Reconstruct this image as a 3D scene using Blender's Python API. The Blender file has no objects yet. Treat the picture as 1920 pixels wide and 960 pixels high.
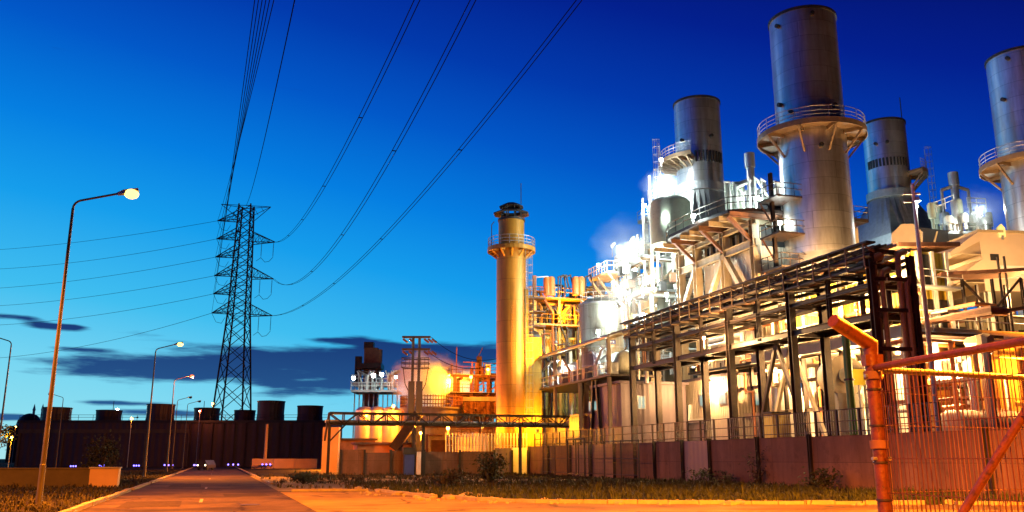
import bpy, random, math
from math import pi, sin, cos, tan, atan, atan2, sqrt, radians, exp
from mathutils import Vector as V
random.seed(7)
SC = bpy.context.scene
COL = SC.collection
# ------------------------------------------------------------------ survey helpers
FPX = 1650.0; PIT = atan(380/FPX); YAW = atan(552/1693); EYE = 1.6
def ray(px, py):
    u = 480-py; h = FPX*cos(PIT)-u*sin(PIT); v = FPX*sin(PIT)+u*cos(PIT); l = px-960
    return h*sin(YAW)+l*cos(YAW), h*cos(YAW)-l*sin(YAW), v, h
def P(px, py, D):
    x, y, z, h = ray(px, py); k = D/h; return V((x*k, y*k, z*k+EYE))
def PX(px, py, X):
    x, y, z, h = ray(px, py); k = X/x; return V((X, y*k, z*k+EYE))
def PY(px, py, Y):
    x, y, z, h = ray(px, py); k = Y/y; return V((x*k, Y, z*k+EYE))
def G(px, py):
    x, y, z, h = ray(px, py); k = -EYE/z; return V((x*k, y*k, 0))
RT = V((cos(YAW), -sin(YAW), 0)); FW = V((sin(YAW), cos(YAW), 0)); UP = V((0, 0, 1))

# ------------------------------------------------------------------ materials
MATS = {}
def nn(nt, t, **kw):
    n = nt.nodes.new(t)
    for k, v in kw.items():
        setattr(n, k, v)
    return n
def mth(nt, op, a, b=None, c=None, clamp=False):
    n = nt.nodes.new('ShaderNodeMath'); n.operation = op; n.use_clamp = clamp
    for i, q in enumerate((a, b, c)):
        if q is None: continue
        if isinstance(q, (int, float)): n.inputs[i].default_value = q
        else: nt.links.new(q, n.inputs[i])
    return n.outputs[0]
def mat(name, col, rough=.6, metal=0., var=.25, scale=1.2, bump=.0, bscale=8., rust=None, rustamt=.0, pattern=None, spec=.5, streak=0., rv=.13):
    m = bpy.data.materials.new(name); m.use_nodes = True; nt = m.node_tree; L = nt.links.new
    b = nt.nodes['Principled BSDF']; b.inputs['Metallic'].default_value = metal
    b.inputs['Specular IOR Level'].default_value = spec
    tc = nn(nt, 'ShaderNodeTexCoord'); geo = nn(nt, 'ShaderNodeNewGeometry'); co = geo.outputs['Position']
    n1 = nn(nt, 'ShaderNodeTexNoise'); n1.inputs['Scale'].default_value = scale; n1.inputs['Detail'].default_value = 6; n1.inputs['Roughness'].default_value = .65
    L(co, n1.inputs['Vector'])
    r1 = nn(nt, 'ShaderNodeValToRGB'); e = r1.color_ramp.elements
    e[0].position = .3; e[1].position = .72
    e[0].color = [c*(1-var) for c in col]+[1]; e[1].color = [min(1, c*(1+var)) for c in col]+[1]
    L(n1.outputs['Fac'], r1.inputs['Fac']); out = r1.outputs['Color']
    if rust:
        n2 = nn(nt, 'ShaderNodeTexNoise'); n2.inputs['Scale'].default_value = scale*2.7; n2.inputs['Detail'].default_value = 8; n2.inputs['Roughness'].default_value = .7
        L(co, n2.inputs['Vector'])
        r2 = nn(nt, 'ShaderNodeValToRGB'); r2.color_ramp.elements[0].position = .62-rustamt*.3; r2.color_ramp.elements[1].position = .75-rustamt*.2
        L(n2.outputs['Fac'], r2.inputs['Fac'])
        mx = nn(nt, 'ShaderNodeMix', data_type='RGBA'); L(r2.outputs['Color'], mx.inputs[0]); L(out, mx.inputs[6]); mx.inputs[7].default_value = list(rust)+[1]
        out = mx.outputs[2]
    if streak:                 # run-off stains, drawn out downwards
        mp = nn(nt, 'ShaderNodeMapping'); mp.inputs['Scale'].default_value = (.8, .8, .09); L(co, mp.inputs['Vector'])
        n4 = nn(nt, 'ShaderNodeTexNoise'); n4.inputs['Scale'].default_value = 1; n4.inputs['Detail'].default_value = 6; n4.inputs['Roughness'].default_value = .7; L(mp.outputs[0], n4.inputs['Vector'])
        r4 = nn(nt, 'ShaderNodeValToRGB'); r4.color_ramp.elements[0].position = .42; r4.color_ramp.elements[1].position = .62; k = 1-streak
        r4.color_ramp.elements[0].color = (k, k*.95, k*.9, 1); r4.color_ramp.elements[1].color = (1, 1, 1, 1); L(n4.outputs['Fac'], r4.inputs['Fac'])
        mx = nn(nt, 'ShaderNodeMix', data_type='RGBA', blend_type='MULTIPLY'); mx.inputs[0].default_value = 1; L(out, mx.inputs[6]); L(r4.outputs['Color'], mx.inputs[7]); out = mx.outputs[2]
    bh = None
    if pattern:
        kind, w, h, dark = pattern
        sx = nn(nt, 'ShaderNodeSeparateXYZ'); L(tc.outputs['Object'] if kind == 'cyl' else co, sx.inputs[0])
        if kind == 'cyl':      # sheets rolled round an axis
            ang = mth(nt, 'MULTIPLY', mth(nt, 'ARCTAN2', sx.outputs[1], sx.outputs[0]), 2.6)
            cx = nn(nt, 'ShaderNodeCombineXYZ'); L(ang, cx.inputs[0]); L(sx.outputs[2], cx.inputs[1])
        else:                  # sheets or boards on upright faces
            hz = mth(nt, 'ADD', sx.outputs[0], sx.outputs[1])
            cx = nn(nt, 'ShaderNodeCombineXYZ'); L(hz, cx.inputs[0]); L(sx.outputs[2], cx.inputs[1])
        br = nn(nt, 'ShaderNodeTexBrick'); L(cx.outputs[0], br.inputs['Vector'])
        br.inputs['Scale'].default_value = 1; br.inputs['Brick Width'].default_value = w; br.inputs['Row Height'].default_value = h
        br.inputs['Mortar Size'].default_value = .022; br.inputs['Mortar Smooth'].default_value = .3; br.inputs['Bias'].default_value = 0
        br.offset = .5 if kind == 'cyl' else 0
        br.inputs['Color1'].default_value = (.82, .82, .82, 1); br.inputs['Color2'].default_value = (1, 1, 1, 1); br.inputs['Mortar'].default_value = (dark, dark, dark, 1)
        mx = nn(nt, 'ShaderNodeMix', data_type='RGBA', blend_type='MULTIPLY'); mx.inputs[0].default_value = 1
        L(out, mx.inputs[6]); L(br.outputs['Color'], mx.inputs[7]); out = mx.outputs[2]; bh = br.outputs['Fac']
    L(out, b.inputs['Base Color'])
    rr = nn(nt, 'ShaderNodeMapRange'); rr.inputs['To Min'].default_value = max(.05, rough-rv); rr.inputs['To Max'].default_value = min(1, rough+rv)
    L(n1.outputs['Fac'], rr.inputs['Value']); L(rr.outputs[0], b.inputs['Roughness'])
    if bump or bh is not None:
        bn = nn(nt, 'ShaderNodeBump'); bn.inputs['Strength'].default_value = bump or .3; bn.inputs['Distance'].default_value = .03
        n3 = nn(nt, 'ShaderNodeTexNoise'); n3.inputs['Scale'].default_value = bscale; n3.inputs['Detail'].default_value = 5; L(co, n3.inputs['Vector'])
        hgt = n3.outputs['Fac']
        if bh is not None: hgt = mth(nt, 'SUBTRACT', mth(nt, 'MULTIPLY', hgt, 0 if kind == 'cyl' else .5), bh)
        L(hgt, bn.inputs['Height']); L(bn.outputs[0], b.inputs['Normal'])
    MATS[name] = m; return m
def ribbed(name, col, rough=.5, metal=.0, pitch=.3, var=.15, strength=.7, rust=None, rustamt=0, horizontal=False):
    m = mat(name, col, rough, metal, var, .8, rust=rust, rustamt=rustamt); nt = m.node_tree; L = nt.links.new
    geo = nn(nt, 'ShaderNodeNewGeometry'); sx = nn(nt, 'ShaderNodeSeparateXYZ'); L(geo.outputs['Position'], sx.inputs[0])
    t = sx.outputs[2] if horizontal else mth(nt, 'ADD', sx.outputs[0], mth(nt, 'MULTIPLY', sx.outputs[1], 1.013))
    w = mth(nt, 'SINE', mth(nt, 'MULTIPLY', t, 2*pi/pitch))
    bn = nn(nt, 'ShaderNodeBump'); bn.inputs['Strength'].default_value = strength; bn.inputs['Distance'].default_value = .04
    L(w, bn.inputs['Height']); L(bn.outputs[0], nt.nodes['Principled BSDF'].inputs['Normal']); return m
def glow(name, col, s, base=.8):
    m = bpy.data.materials.new(name); m.use_nodes = True; nt = m.node_tree
    b = nt.nodes['Principled BSDF']; b.inputs['Base Color'].default_value = (base, base, base, 1)
    b.inputs['Emission Color'].default_value = list(col)+[1]; b.inputs['Emission Strength'].default_value = s
    MATS[name] = m; return m

mat('stack_sheet', (.8, .77, .76), .29, .84, .14, .5, .08, 3, pattern=('cyl', 4.1, 1.5, .5), streak=.3, rv=.02)
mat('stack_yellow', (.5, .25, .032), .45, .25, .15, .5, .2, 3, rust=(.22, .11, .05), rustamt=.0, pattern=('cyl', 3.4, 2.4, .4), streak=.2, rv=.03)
mat('bare_sheet', (.42, .43, .45), .42, .7, .2, .6, .15, 4)
mat('insul', (.62, .62, .6), .42, .75, .15, 1.5, .1, 6)
mat('white_paint', (.72, .72, .68), .5, 0, .12, 1, 0, rust=(.3, .2, .12), rustamt=.05)
mat('pale_green', (.36, .4, .31), .5, 0, .15, 1, 0, rust=(.25, .18, .12), rustamt=.1)
mat('cream', (.6, .51, .36), .55, 0, .15, .7, .05, rust=(.32, .2, .1), rustamt=.12, streak=.3)
mat('platform_brown', (.2, .135, .085), .6, .1, .25, 1.5, .1, 8, rust=(.12, .06, .035), rustamt=.2)
mat('dark_leaf', (.006, .008, .004), .85, 0, .4, 1.5)
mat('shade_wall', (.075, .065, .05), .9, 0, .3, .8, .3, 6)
mat('brown_steel', (.034, .022, .019), .5, .2, .35, 2, .1, 9, rust=(.07, .033, .02), rustamt=.3)
mat('dark_steel', (.03, .028, .03), .5, .2, .3, 2, .05)
mat('galv', (.4, .41, .42), .45, .6, .2, 2.5, .06)
mat('pole_galv', (.07, .058, .045), .5, .3, .2, 2.5, .06)
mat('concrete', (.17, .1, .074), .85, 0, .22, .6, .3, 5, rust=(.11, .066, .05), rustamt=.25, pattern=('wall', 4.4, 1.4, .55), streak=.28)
mat('concrete_plain', (.3, .28, .26), .85, 0, .25, .7, .3, 6, rust=(.16, .14, .12), rustamt=.2)
ribbed('grey_sheet', (.15, .11, .14), .5, .1, .6, strength=.18)
ribbed('cream_sheet', (.62, .53, .42), .5, .1, .3)
ribbed('dark_sheet', (.05, .034, .032), .6, .1, .9, strength=.8)
ribbed('yellow_sheet', (.72, .5, .04), .5, .05, .4, rust=(.3, .18, .05), rustamt=.05)
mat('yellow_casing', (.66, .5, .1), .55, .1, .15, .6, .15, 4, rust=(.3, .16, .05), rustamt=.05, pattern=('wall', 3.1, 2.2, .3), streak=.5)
mat('white_casing', (.42, .44, .39), .5, .15, .14, .6, .15, 4, rust=(.3, .22, .15), rustamt=.05, pattern=('wall', 2.2, 2.4, .5), streak=.4)
mat('orange_pipe', (.6, .22, .07), .5, .1, .2, 1)
mat('orange_wire', (.1, .026, .006), .5, .1, .2, 9)
mat('orange_fence', (.15, .037, .007), .5, .1, .25, 9, .25, 30, rust=(.05, .017, .008), rustamt=.35)
mat('rust_steel', (.2, .09, .05), .75, .1, .35, 2, .2, 8)
mat('green_paint', (.035, .14, .02), .4, .1, .2, 2)
mat('yellow_paint', (.75, .6, .03), .45, 0, .1, 2)
mat('beige', (.6, .47, .36), .55, 0, .1, .5, .05)
mat('blue_paint', (.03, .06, .3), .5, 0, .2, 1)
mat('glass_dark', (.02, .03, .03), .12, 0, .1, 1)
mat('insulator', (.12, .06, .04), .25, 0, .1, 4)
mat('wire', (.003, .003, .005), 1, .0, .1, 2, spec=0)
mat('pylon_steel', (.05, .035, .04), .6, .2, .25, 1.5, rust=(.08, .035, .03), rustamt=.3)
mat('bark', (.06, .045, .035), .9, 0, .3, 4, .4, 10)
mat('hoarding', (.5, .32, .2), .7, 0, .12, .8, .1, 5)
mat('black_roof', (.02, .02, .022), .7, 0, .3, 1)
glow('glow_sodium', (1, .55, .1), 5); glow('glow_white', (.92, 1, .95), 60); glow('glow_warm', (1, .8, .45), 8)
glow('glow_red', (1, .12, .03), 2.5); glow('glow_yellow', (1, .62, .06), 7); glow('glow_core', (1, .7, .2), 70); glow('glow_blue', (.12, .12, 1), 6); glow('lit_window', (.45, .8, .75), .55, .05)
glow('lit_yellow', (1, .75, .02), .5)

# ------------------------------------------------------------------ mesh builder
class MB:
    def __init__(s): s.v = []; s.f = []
    def add(s, vs, fs):
        k = len(s.v); s.v += [V(q) for q in vs]; s.f += [tuple(i+k for i in f) for f in fs]; return s
    def box(s, a, b):
        x0, y0, z0 = (min(a[i], b[i]) for i in range(3)); x1, y1, z1 = (max(a[i], b[i]) for i in range(3))
        return s.add([(x0, y0, z0), (x1, y0, z0), (x1, y1, z0), (x0, y1, z0), (x0, y0, z1), (x1, y0, z1), (x1, y1, z1), (x0, y1, z1)],
                     [(3, 2, 1, 0), (4, 5, 6, 7), (0, 1, 5, 4), (1, 2, 6, 5), (2, 3, 7, 6), (3, 0, 4, 7)])
    def obox(s, o, ax, ay, az):   # corner + three edge vectors
        o = V(o); ax = V(ax); ay = V(ay); az = V(az)
        return s.add([o, o+ax, o+ax+ay, o+ay, o+az, o+ax+az, o+ax+ay+az, o+ay+az],
                     [(3, 2, 1, 0), (4, 5, 6, 7), (0, 1, 5, 4), (1, 2, 6, 5), (2, 3, 7, 6), (3, 0, 4, 7)])
    def beam(s, p, q, w, h=None):
        p = V(p); q = V(q); h = h or w; d = (q-p).normalized()
        a = d.cross(UP) if abs(d.z) < .95 else V((1, 0, 0)); a = (a-d*a.dot(d)).normalized(); b = d.cross(a)
        return s.obox(p-a*w/2-b*h/2, q-p, a*w, b*h)
    def ibeam(s, p, q, w, h):     # flanges and web
        p = V(p); q = V(q); d = (q-p).normalized()
        a = d.cross(UP) if abs(d.z) < .95 else V((1, 0, 0)); a = (a-d*a.dot(d)).normalized(); b = d.cross(a); t = max(.02, w*.09)
        s.obox(p-a*w/2-b*h/2, q-p, a*w, b*t); s.obox(p-a*w/2+b*(h/2-t), q-p, a*w, b*t)
        return s.obox(p-a*t/2-b*(h/2-t), q-p, a*t, b*(h-2*t))
    def path(s, pts, r, n=8, r2=None, closed=False, caps=True):
        pts = [V(p) for p in pts]; N = len(pts); rings = []; a = None
        for i, p in enumerate(pts):
            if closed: d0 = (p-pts[i-1]).normalized(); d1 = (pts[(i+1) % N]-p).normalized()
            else:
                d0 = (p-pts[i-1]).normalized() if i else (pts[1]-p).normalized()
                d1 = (pts[i+1]-p).normalized() if i < N-1 else d0
            d = d0+d1
            d = d.normalized() if d.length > 1e-6 else d1
            if a is None: a = d.cross(UP) if abs(d.z) < .95 else V((1, 0, 0))
            a = a-d*a.dot(d)
            if a.length < 1e-5: a = d.orthogonal()
            a = a.normalized(); b = d.cross(a)
            k = 1/max(.5, d.dot(d1)); rr = r if r2 is None else r+(r2-r)*i/(N-1)
            rings.append([p+(a*cos(2*pi*j/n)+b*sin(2*pi*j/n))*rr*(k if 0 < i < N-1 or closed else 1) for j in range(n)])
        vs = [q for R in rings for q in R]; fs = []
        for i in range(N if closed else N-1):
            for j in range(n):
                fs.append((i*n+j, i*n+(j+1) % n, ((i+1) % N)*n+(j+1) % n, ((i+1) % N)*n+j))
        if not closed and caps: fs += [tuple(reversed(range(n))), tuple((N-1)*n+j for j in range(n))]
        return s.add(vs, fs)
    def tube(s, p, q, r, r2=None, n=8): return s.path([p, q], r, n, r2)
    def lathe(s, c, prof, n=32, a0=0, a1=2*pi, cap=True):
        c = V(c); full = abs(a1-a0-2*pi) < 1e-6; m = n if full else n+1; vs = []; fs = []
        for r, z in prof:
            for j in range(m):
                a = a0+(a1-a0)*j/n; vs.append(c+V((r*cos(a), r*sin(a), z)))
        for i in range(len(prof)-1):
            for j in range(n):
                k = (j+1) % m; fs.append((i*m+j, i*m+k, (i+1)*m+k, (i+1)*m+j))
        if cap and full:
            if prof[0][0] > 1e-4: fs.append(tuple(reversed(range(m))))
            if prof[-1][0] > 1e-4: fs.append(tuple((len(prof)-1)*m+j for j in range(m)))
        return s.add(vs, fs)
    def prism(s, poly, d):        # planar polygon pushed along d
        poly = [V(p) for p in poly]; n = len(poly); d = V(d)
        return s.add(poly+[p+d for p in poly], [tuple(reversed(range(n))), tuple(range(n, 2*n))]+[(i, (i+1) % n, n+(i+1) % n, n+i) for i in range(n)])
    def loft(s, A, B, caps=True):
        n = len(A)
        return s.add(list(A)+list(B), [(i, (i+1) % n, n+(i+1) % n, n+i) for i in range(n)]+([tuple(reversed(range(n))), tuple(range(n, 2*n))] if caps else []))
    def ball(s, c, r, n=12, sz=1, sx=1):
        c = V(c); vs = [c+V((0, 0, r*sz))]; fs = []; m = n//2
        for i in range(1, m):
            for j in range(n):
                t = pi*i/m; a = 2*pi*j/n; vs.append(c+V((r*sx*sin(t)*cos(a), r*sx*sin(t)*sin(a), r*sz*cos(t))))
        vs.append(c-V((0, 0, r*sz))); e = len(vs)-1
        for j in range(n):
            fs.append((0, 1+j, 1+(j+1) % n)); fs.append((e, 1+(m-2)*n+(j+1) % n, 1+(m-2)*n+j))
        for i in range(m-2):
            for j in range(n): fs.append((1+i*n+j, 1+(i+1)*n+j, 1+(i+1)*n+(j+1) % n, 1+i*n+(j+1) % n))
        return s.add(vs, fs)
    def hcyl(s, p, q, r, n=20, dome=True):   # lying vessel with dished ends
        p = V(p); q = V(q); d = (q-p).normalized(); N = 4
        pts = []; rad = []
        if dome:
            for i in range(N): t = (1-i/N)*pi/2; pts.append(p-d*r*.5*sin(t)); rad.append(max(.02, r*cos(t)))
        pts += [p, q]; rad += [r, r]
        if dome:
            for i in range(1, N+1): t = i/N*pi/2; pts.append(q+d*r*.5*sin(t)); rad.append(max(.02, r*cos(t)))
        a = d.orthogonal().normalized(); b = d.cross(a); vs = []; fs = []
        for c, rr in zip(pts, rad): vs += [c+(a*cos(2*pi*j/n)+b*sin(2*pi*j/n))*rr for j in range(n)]
        for i in range(len(pts)-1):
            for j in range(n): fs.append((i*n+j, i*n+(j+1) % n, (i+1)*n+(j+1) % n, (i+1)*n+j))
        fs += [tuple(reversed(range(n))), tuple((len(pts)-1)*n+j for j in range(n))]
        return s.add(vs, fs)
    def rail(s, pts, h=1.1, gap=1.6, r=.03, closed=False):
        pts = [V(p) for p in pts]; seg = list(zip(pts, pts[1:]+pts[:1])) if closed else list(zip(pts, pts[1:]))
        for p, q in seg:
            n = max(1, round((q-p).length/gap))
            for i in range(n+1):
                c = p.lerp(q, i/n); s.tube(c, c+UP*h, r, n=4)
            for k in (h, h*.55): s.tube(p+UP*k, q+UP*k, r, n=4)
        return s
    def ladder(s, p, h, a, out=None, cage=True):   # a = sideways unit, out = away from the wall
        p = V(p); a = V(a)
        for k in (-.25, .25): s.tube(p+a*k, p+a*k+UP*h, .03, n=4)
        z = .3
        while z < h: s.tube(p-a*.25+UP*z, p+a*.25+UP*z, .018, n=4); z += .3
        if out is not None and cage:
            o = V(out); z = 2.2; C = []
            while z < h+.9:
                C.append([p+UP*z+a*(.35*cos(t))+o*(.75*sin(t)) for t in (0, .6, 1.2, pi/2, 1.94, 2.54, pi)]); s.path(C[-1], .025, 4); z += .9
            for j in (1, 3, 5):
                if len(C) > 1: s.path([c[j] for c in C], .02, 4)
        return s
    def build(s, name, m, parent=None, smooth=True):
        org = parent.matrix_world.translation.copy() if parent is not None else V((0, 0, 0))
        if parent is not None: org = ORG.get(parent.name, V((0, 0, 0)))
        me = bpy.data.meshes.new(name); me.from_pydata([tuple(q-org) for q in s.v], [], s.f); me.update()
        o = bpy.data.objects.new(name, me); COL.objects.link(o)
        if smooth:
            me.polygons.foreach_set('use_smooth', [True]*len(me.polygons)); me.set_sharp_from_angle(angle=radians(35))
        if m: me.materials.append(MATS[m] if isinstance(m, str) else m)
        if parent is not None:
            o.parent = parent; ORG[o.name] = org
        return o
ORG = {}
def tag(o, label=None, cat=None, group=None, kind=None):
    if label: o['label'] = label
    if cat: o['category'] = cat
    if group: o['group'] = group
    if kind: o['kind'] = kind
    return o
def thing(name, label, cat, loc, group=None):
    o = bpy.data.objects.new(name, None); COL.objects.link(o); o.empty_display_size = .2
    o.location = V(loc); ORG[o.name] = V(loc); return tag(o, label, cat, group)
def copy_tree(o, parent=None):
    c = o.copy(); COL.objects.link(c)
    if parent is not None: c.parent = parent
    for ch in list(o.children): copy_tree(ch, c)
    return c
def light(name, pos, col, power, r=.15, parent=None, spot=None, direction=None, blend=.2):
    l = bpy.data.lights.new(name, 'SPOT' if spot else 'POINT'); l.color = col; l.energy = power; l.shadow_soft_size = r
    if spot: l.spot_size = radians(spot); l.spot_blend = blend
    o = bpy.data.objects.new(name, l); COL.objects.link(o)
    org = ORG.get(parent.name, V((0, 0, 0))) if parent is not None else V((0, 0, 0))
    o.location = V(pos)-org
    if direction is not None: o.rotation_euler = V(direction).to_track_quat('-Z', 'Y').to_euler()
    if parent is not None: o.parent = parent
    return o
SODIUM = (1, .24, .008); YEL = (1, .4, .01); WHT = (.84, 1, .92); WARM = (1, .56, .2)
PW = dict(w=.62, s=2.2, m=2.6, y=.6)
def flood(label, pos, d, kind, power, group, size=.28, stem=.6, spot=None, gmat=None):
    size *= .75 if kind == 'w' else .5; power *= PW[kind]
    """a floodlight: housing, glass, bracket and its light"""
    pos = V(pos); d = V(d).normalized()
    col, gm = dict(w=(WHT, 'glow_white'), s=(SODIUM, 'glow_sodium'), m=(WARM, 'glow_warm'), y=(YEL, 'glow_yellow'))[kind]
    t = thing('flood_lamp', label, 'lamp', pos-UP*stem, group)
    a = d.cross(UP); a = a.normalized() if a.length > .01 else V((1, 0, 0)); b = a.cross(d)
    c = pos-d*.18
    q = lambda k, w: [c+d*k+a*w+b*w, c+d*k-a*w+b*w, c+d*k-a*w-b*w, c+d*k+a*w-b*w]
    MB().loft(q(-.1, size*.55), q(.15, size)).build('housing', 'galv', t, False)
    MB().loft(q(.153, size*.92), q(.17, size*.92)).build('glass', gmat or gm, t, False)
    MB().tube(pos-UP*stem-d*.2, c-UP*size*.4, .035, n=5).build('bracket', 'galv', t)
    light('flood_light', pos+d*.45, col, power, .2, t, spot, d)
    return t
exec_order = []
# ------------------------------------------------------------------ camera, sky, render settings
for m in MATS.values():
    if m.name.startswith('glow'): m.cycles.emission_sampling = 'NONE'
cam = bpy.data.cameras.new('camera'); co = bpy.data.objects.new('camera', cam); COL.objects.link(co)
cam.lens = 36*FPX/1920; cam.sensor_width = 36; cam.clip_end = 8000; cam.clip_start = .05
co.location = (0, 0, EYE); co.rotation_euler = (pi/2+PIT, 0, -YAW); SC.camera = co
SC.view_settings.view_transform = 'Standard'; SC.view_settings.look = 'None'; SC.view_settings.exposure = 0; SC.view_settings.gamma = 1
SC.cycles.max_bounces = 6; SC.cycles.diffuse_bounces = 2; SC.cycles.glossy_bounces = 3; SC.cycles.volume_bounces = 0; SC.cycles.transparent_max_bounces = 6
SC.cycles.sample_clamp_indirect = 4; SC.cycles.caustics_reflective = False; SC.cycles.caustics_refractive = False; SC.cycles.use_denoising = True
SC.cycles.use_adaptive_sampling = False

W = bpy.data.worlds.new('World'); SC.world = W; W.use_nodes = True
nt = W.node_tree; L = nt.links.new; bg = nt.nodes['Background']
tc = nn(nt, 'ShaderNodeTexCoord'); gen = tc.outputs['Generated']
AX = (UP*cos(PIT)-FW*sin(PIT))*.972+RT*.233          # the dusk falls off upward and away from the afterglow
dp = nn(nt, 'ShaderNodeVectorMath', operation='DOT_PRODUCT'); L(gen, dp.inputs[0]); dp.inputs[1].default_value = AX
sv = mth(nt, 'ADD', dp.outputs['Value'], .4)
rp = nn(nt, 'ShaderNodeValToRGB'); L(sv, rp.inputs['Fac']); cr = rp.color_ramp; cr.interpolation = 'B_SPLINE' if False else 'LINEAR'
def lin(c): return [(q/255/12.92 if q/255 <= .04045 else ((q/255+.055)/1.055)**2.4) for q in c]+[1]
stops = [(-.33, (185, 232, 232)), (-.26, (140, 222, 240)), (-.21, (118, 213, 242)), (-.14, (64, 190, 240)), (-.05, (22, 158, 236)), (.03, (5, 126, 225)), (.12, (2, 88, 200)), (.2, (2, 58, 172)), (.29, (3, 32, 142)), (.4, (5, 12, 98)), (.6, (4, 8, 70))]
while len(cr.elements) < len(stops): cr.elements.new(.5)
for e, (p, c) in zip(cr.elements, stops): e.position = p+.4; e.color = lin(c)
sep = nn(nt, 'ShaderNodeSeparateXYZ'); L(gen, sep.inputs[0])
az = mth(nt, 'ARCTAN2', sep.outputs[0], sep.outputs[1]); el = sep.outputs[2]
def cloudmask(seed, ka, ke, lo, hi, env):
    cx = nn(nt, 'ShaderNodeCombineXYZ'); L(mth(nt, 'MULTIPLY', az, ka), cx.inputs[0]); L(mth(nt, 'MULTIPLY', el, ke), cx.inputs[1]); cx.inputs[2].default_value = seed
    no = nn(nt, 'ShaderNodeTexNoise'); no.inputs['Scale'].default_value = 1; no.inputs['Detail'].default_value = 9; no.inputs['Roughness'].default_value = .6; L(cx.outputs[0], no.inputs['Vector'])
    mr = nn(nt, 'ShaderNodeMapRange'); mr.interpolation_type = 'SMOOTHSTEP'; mr.inputs['From Min'].default_value = lo; mr.inputs['From Max'].default_value = hi
    L(mth(nt, 'ADD', no.outputs['Fac'], env), mr.inputs['Value']); return mr.outputs[0]
def gauss(x, c, w): return mth(nt, 'EXPONENT', mth(nt, 'MULTIPLY', mth(nt, 'POWER', mth(nt, 'ABSOLUTE', mth(nt, 'DIVIDE', mth(nt, 'SUBTRACT', x, c), w)), 2.0), -1))
def box_(x, a, b, s):   # soft window a..b
    return mth(nt, 'MULTIPLY', mth(nt, 'MULTIPLY_ADD', mth(nt, 'SUBTRACT', x, a), 1/s, .5, True), mth(nt, 'MULTIPLY_ADD', mth(nt, 'SUBTRACT', b, x), 1/s, .5, True))
def E_(px, py): x, y, z, h = ray(px, py); return atan2(x, y), z/sqrt(x*x+y*y+z*z)
bands = [((70, 420), 696, 19, .55), ((300, 960), 678, 30, .62), ((470, 660), 722, 26, .45), ((50, 165), 612, 8, .5), ((-40, 80), 594, 7, .36), ((560, 720), 638, 7, .36), ((130, 330), 756, 6, .4), ((-30, 60), 782, 9, .5), ((150, 420), 773, 8, .42), ((90, 220), 655, 6, .34), ((640, 760), 712, 20, .35), ((680, 960), 655, 16, .4)]
env = None
for (xa, xb), y, hw, s in bands:
    a0 = E_(xa, y)[0]; a1 = E_(xb, y)[0]; e0 = E_((xa+xb)/2, y)[1]; w = abs(E_((xa+xb)/2, y-hw)[1]-e0)
    q = mth(nt, 'MULTIPLY', mth(nt, 'MULTIPLY', gauss(el, e0, w), box_(az, a0, a1, (a1-a0)*.45)), s)
    env = q if env is None else mth(nt, 'ADD', env, q)
cm = cloudmask(3.1, 9, 75,   .66, .98, env)
cm = mth(nt, 'MULTIPLY', cm, .97)
cc = nn(nt, 'ShaderNodeValToRGB'); L(mth(nt, 'MULTIPLY', el, 4.5), cc.inputs['Fac'])
cc.color_ramp.elements[0].color = lin((38, 92, 150)); cc.color_ramp.elements[0].position = .1; cc.color_ramp.elements[1].color = lin((22, 46, 112)); cc.color_ramp.elements[1].position = .6
mx = nn(nt, 'ShaderNodeMix', data_type='RGBA'); L(cm, mx.inputs[0]); L(rp.outputs['Color'], mx.inputs[6]); L(cc.outputs['Color'], mx.inputs[7])
L(mx.outputs[2], bg.inputs['Color'])
glowd = nn(nt, 'ShaderNodeVectorMath', operation='DOT_PRODUCT'); L(gen, glowd.inputs[0]); glowd.inputs[1].default_value = (sin(radians(-36)), cos(radians(-36)), 0)
east = nn(nt, 'ShaderNodeMapRange'); east.interpolation_type = 'SMOOTHSTEP'; east.inputs['From Min'].default_value = -.55; east.inputs['From Max'].default_value = .1; east.inputs['To Min'].default_value = .08; east.inputs['To Max'].default_value = 1
L(glowd.outputs['Value'], east.inputs['Value']); L(east.outputs[0], bg.inputs['Strength'])      # the east behind the camera is already night
sn = bpy.data.lights.new('sun', 'SUN'); sn.energy = .06; sn.angle = radians(25); sn.color = (.6, .85, 1)
so = bpy.data.objects.new('sun', sn); COL.objects.link(so); so.rotation_euler = V((.55, -.8, -.18)).to_track_quat('-Z', 'Y').to_euler()

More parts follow.
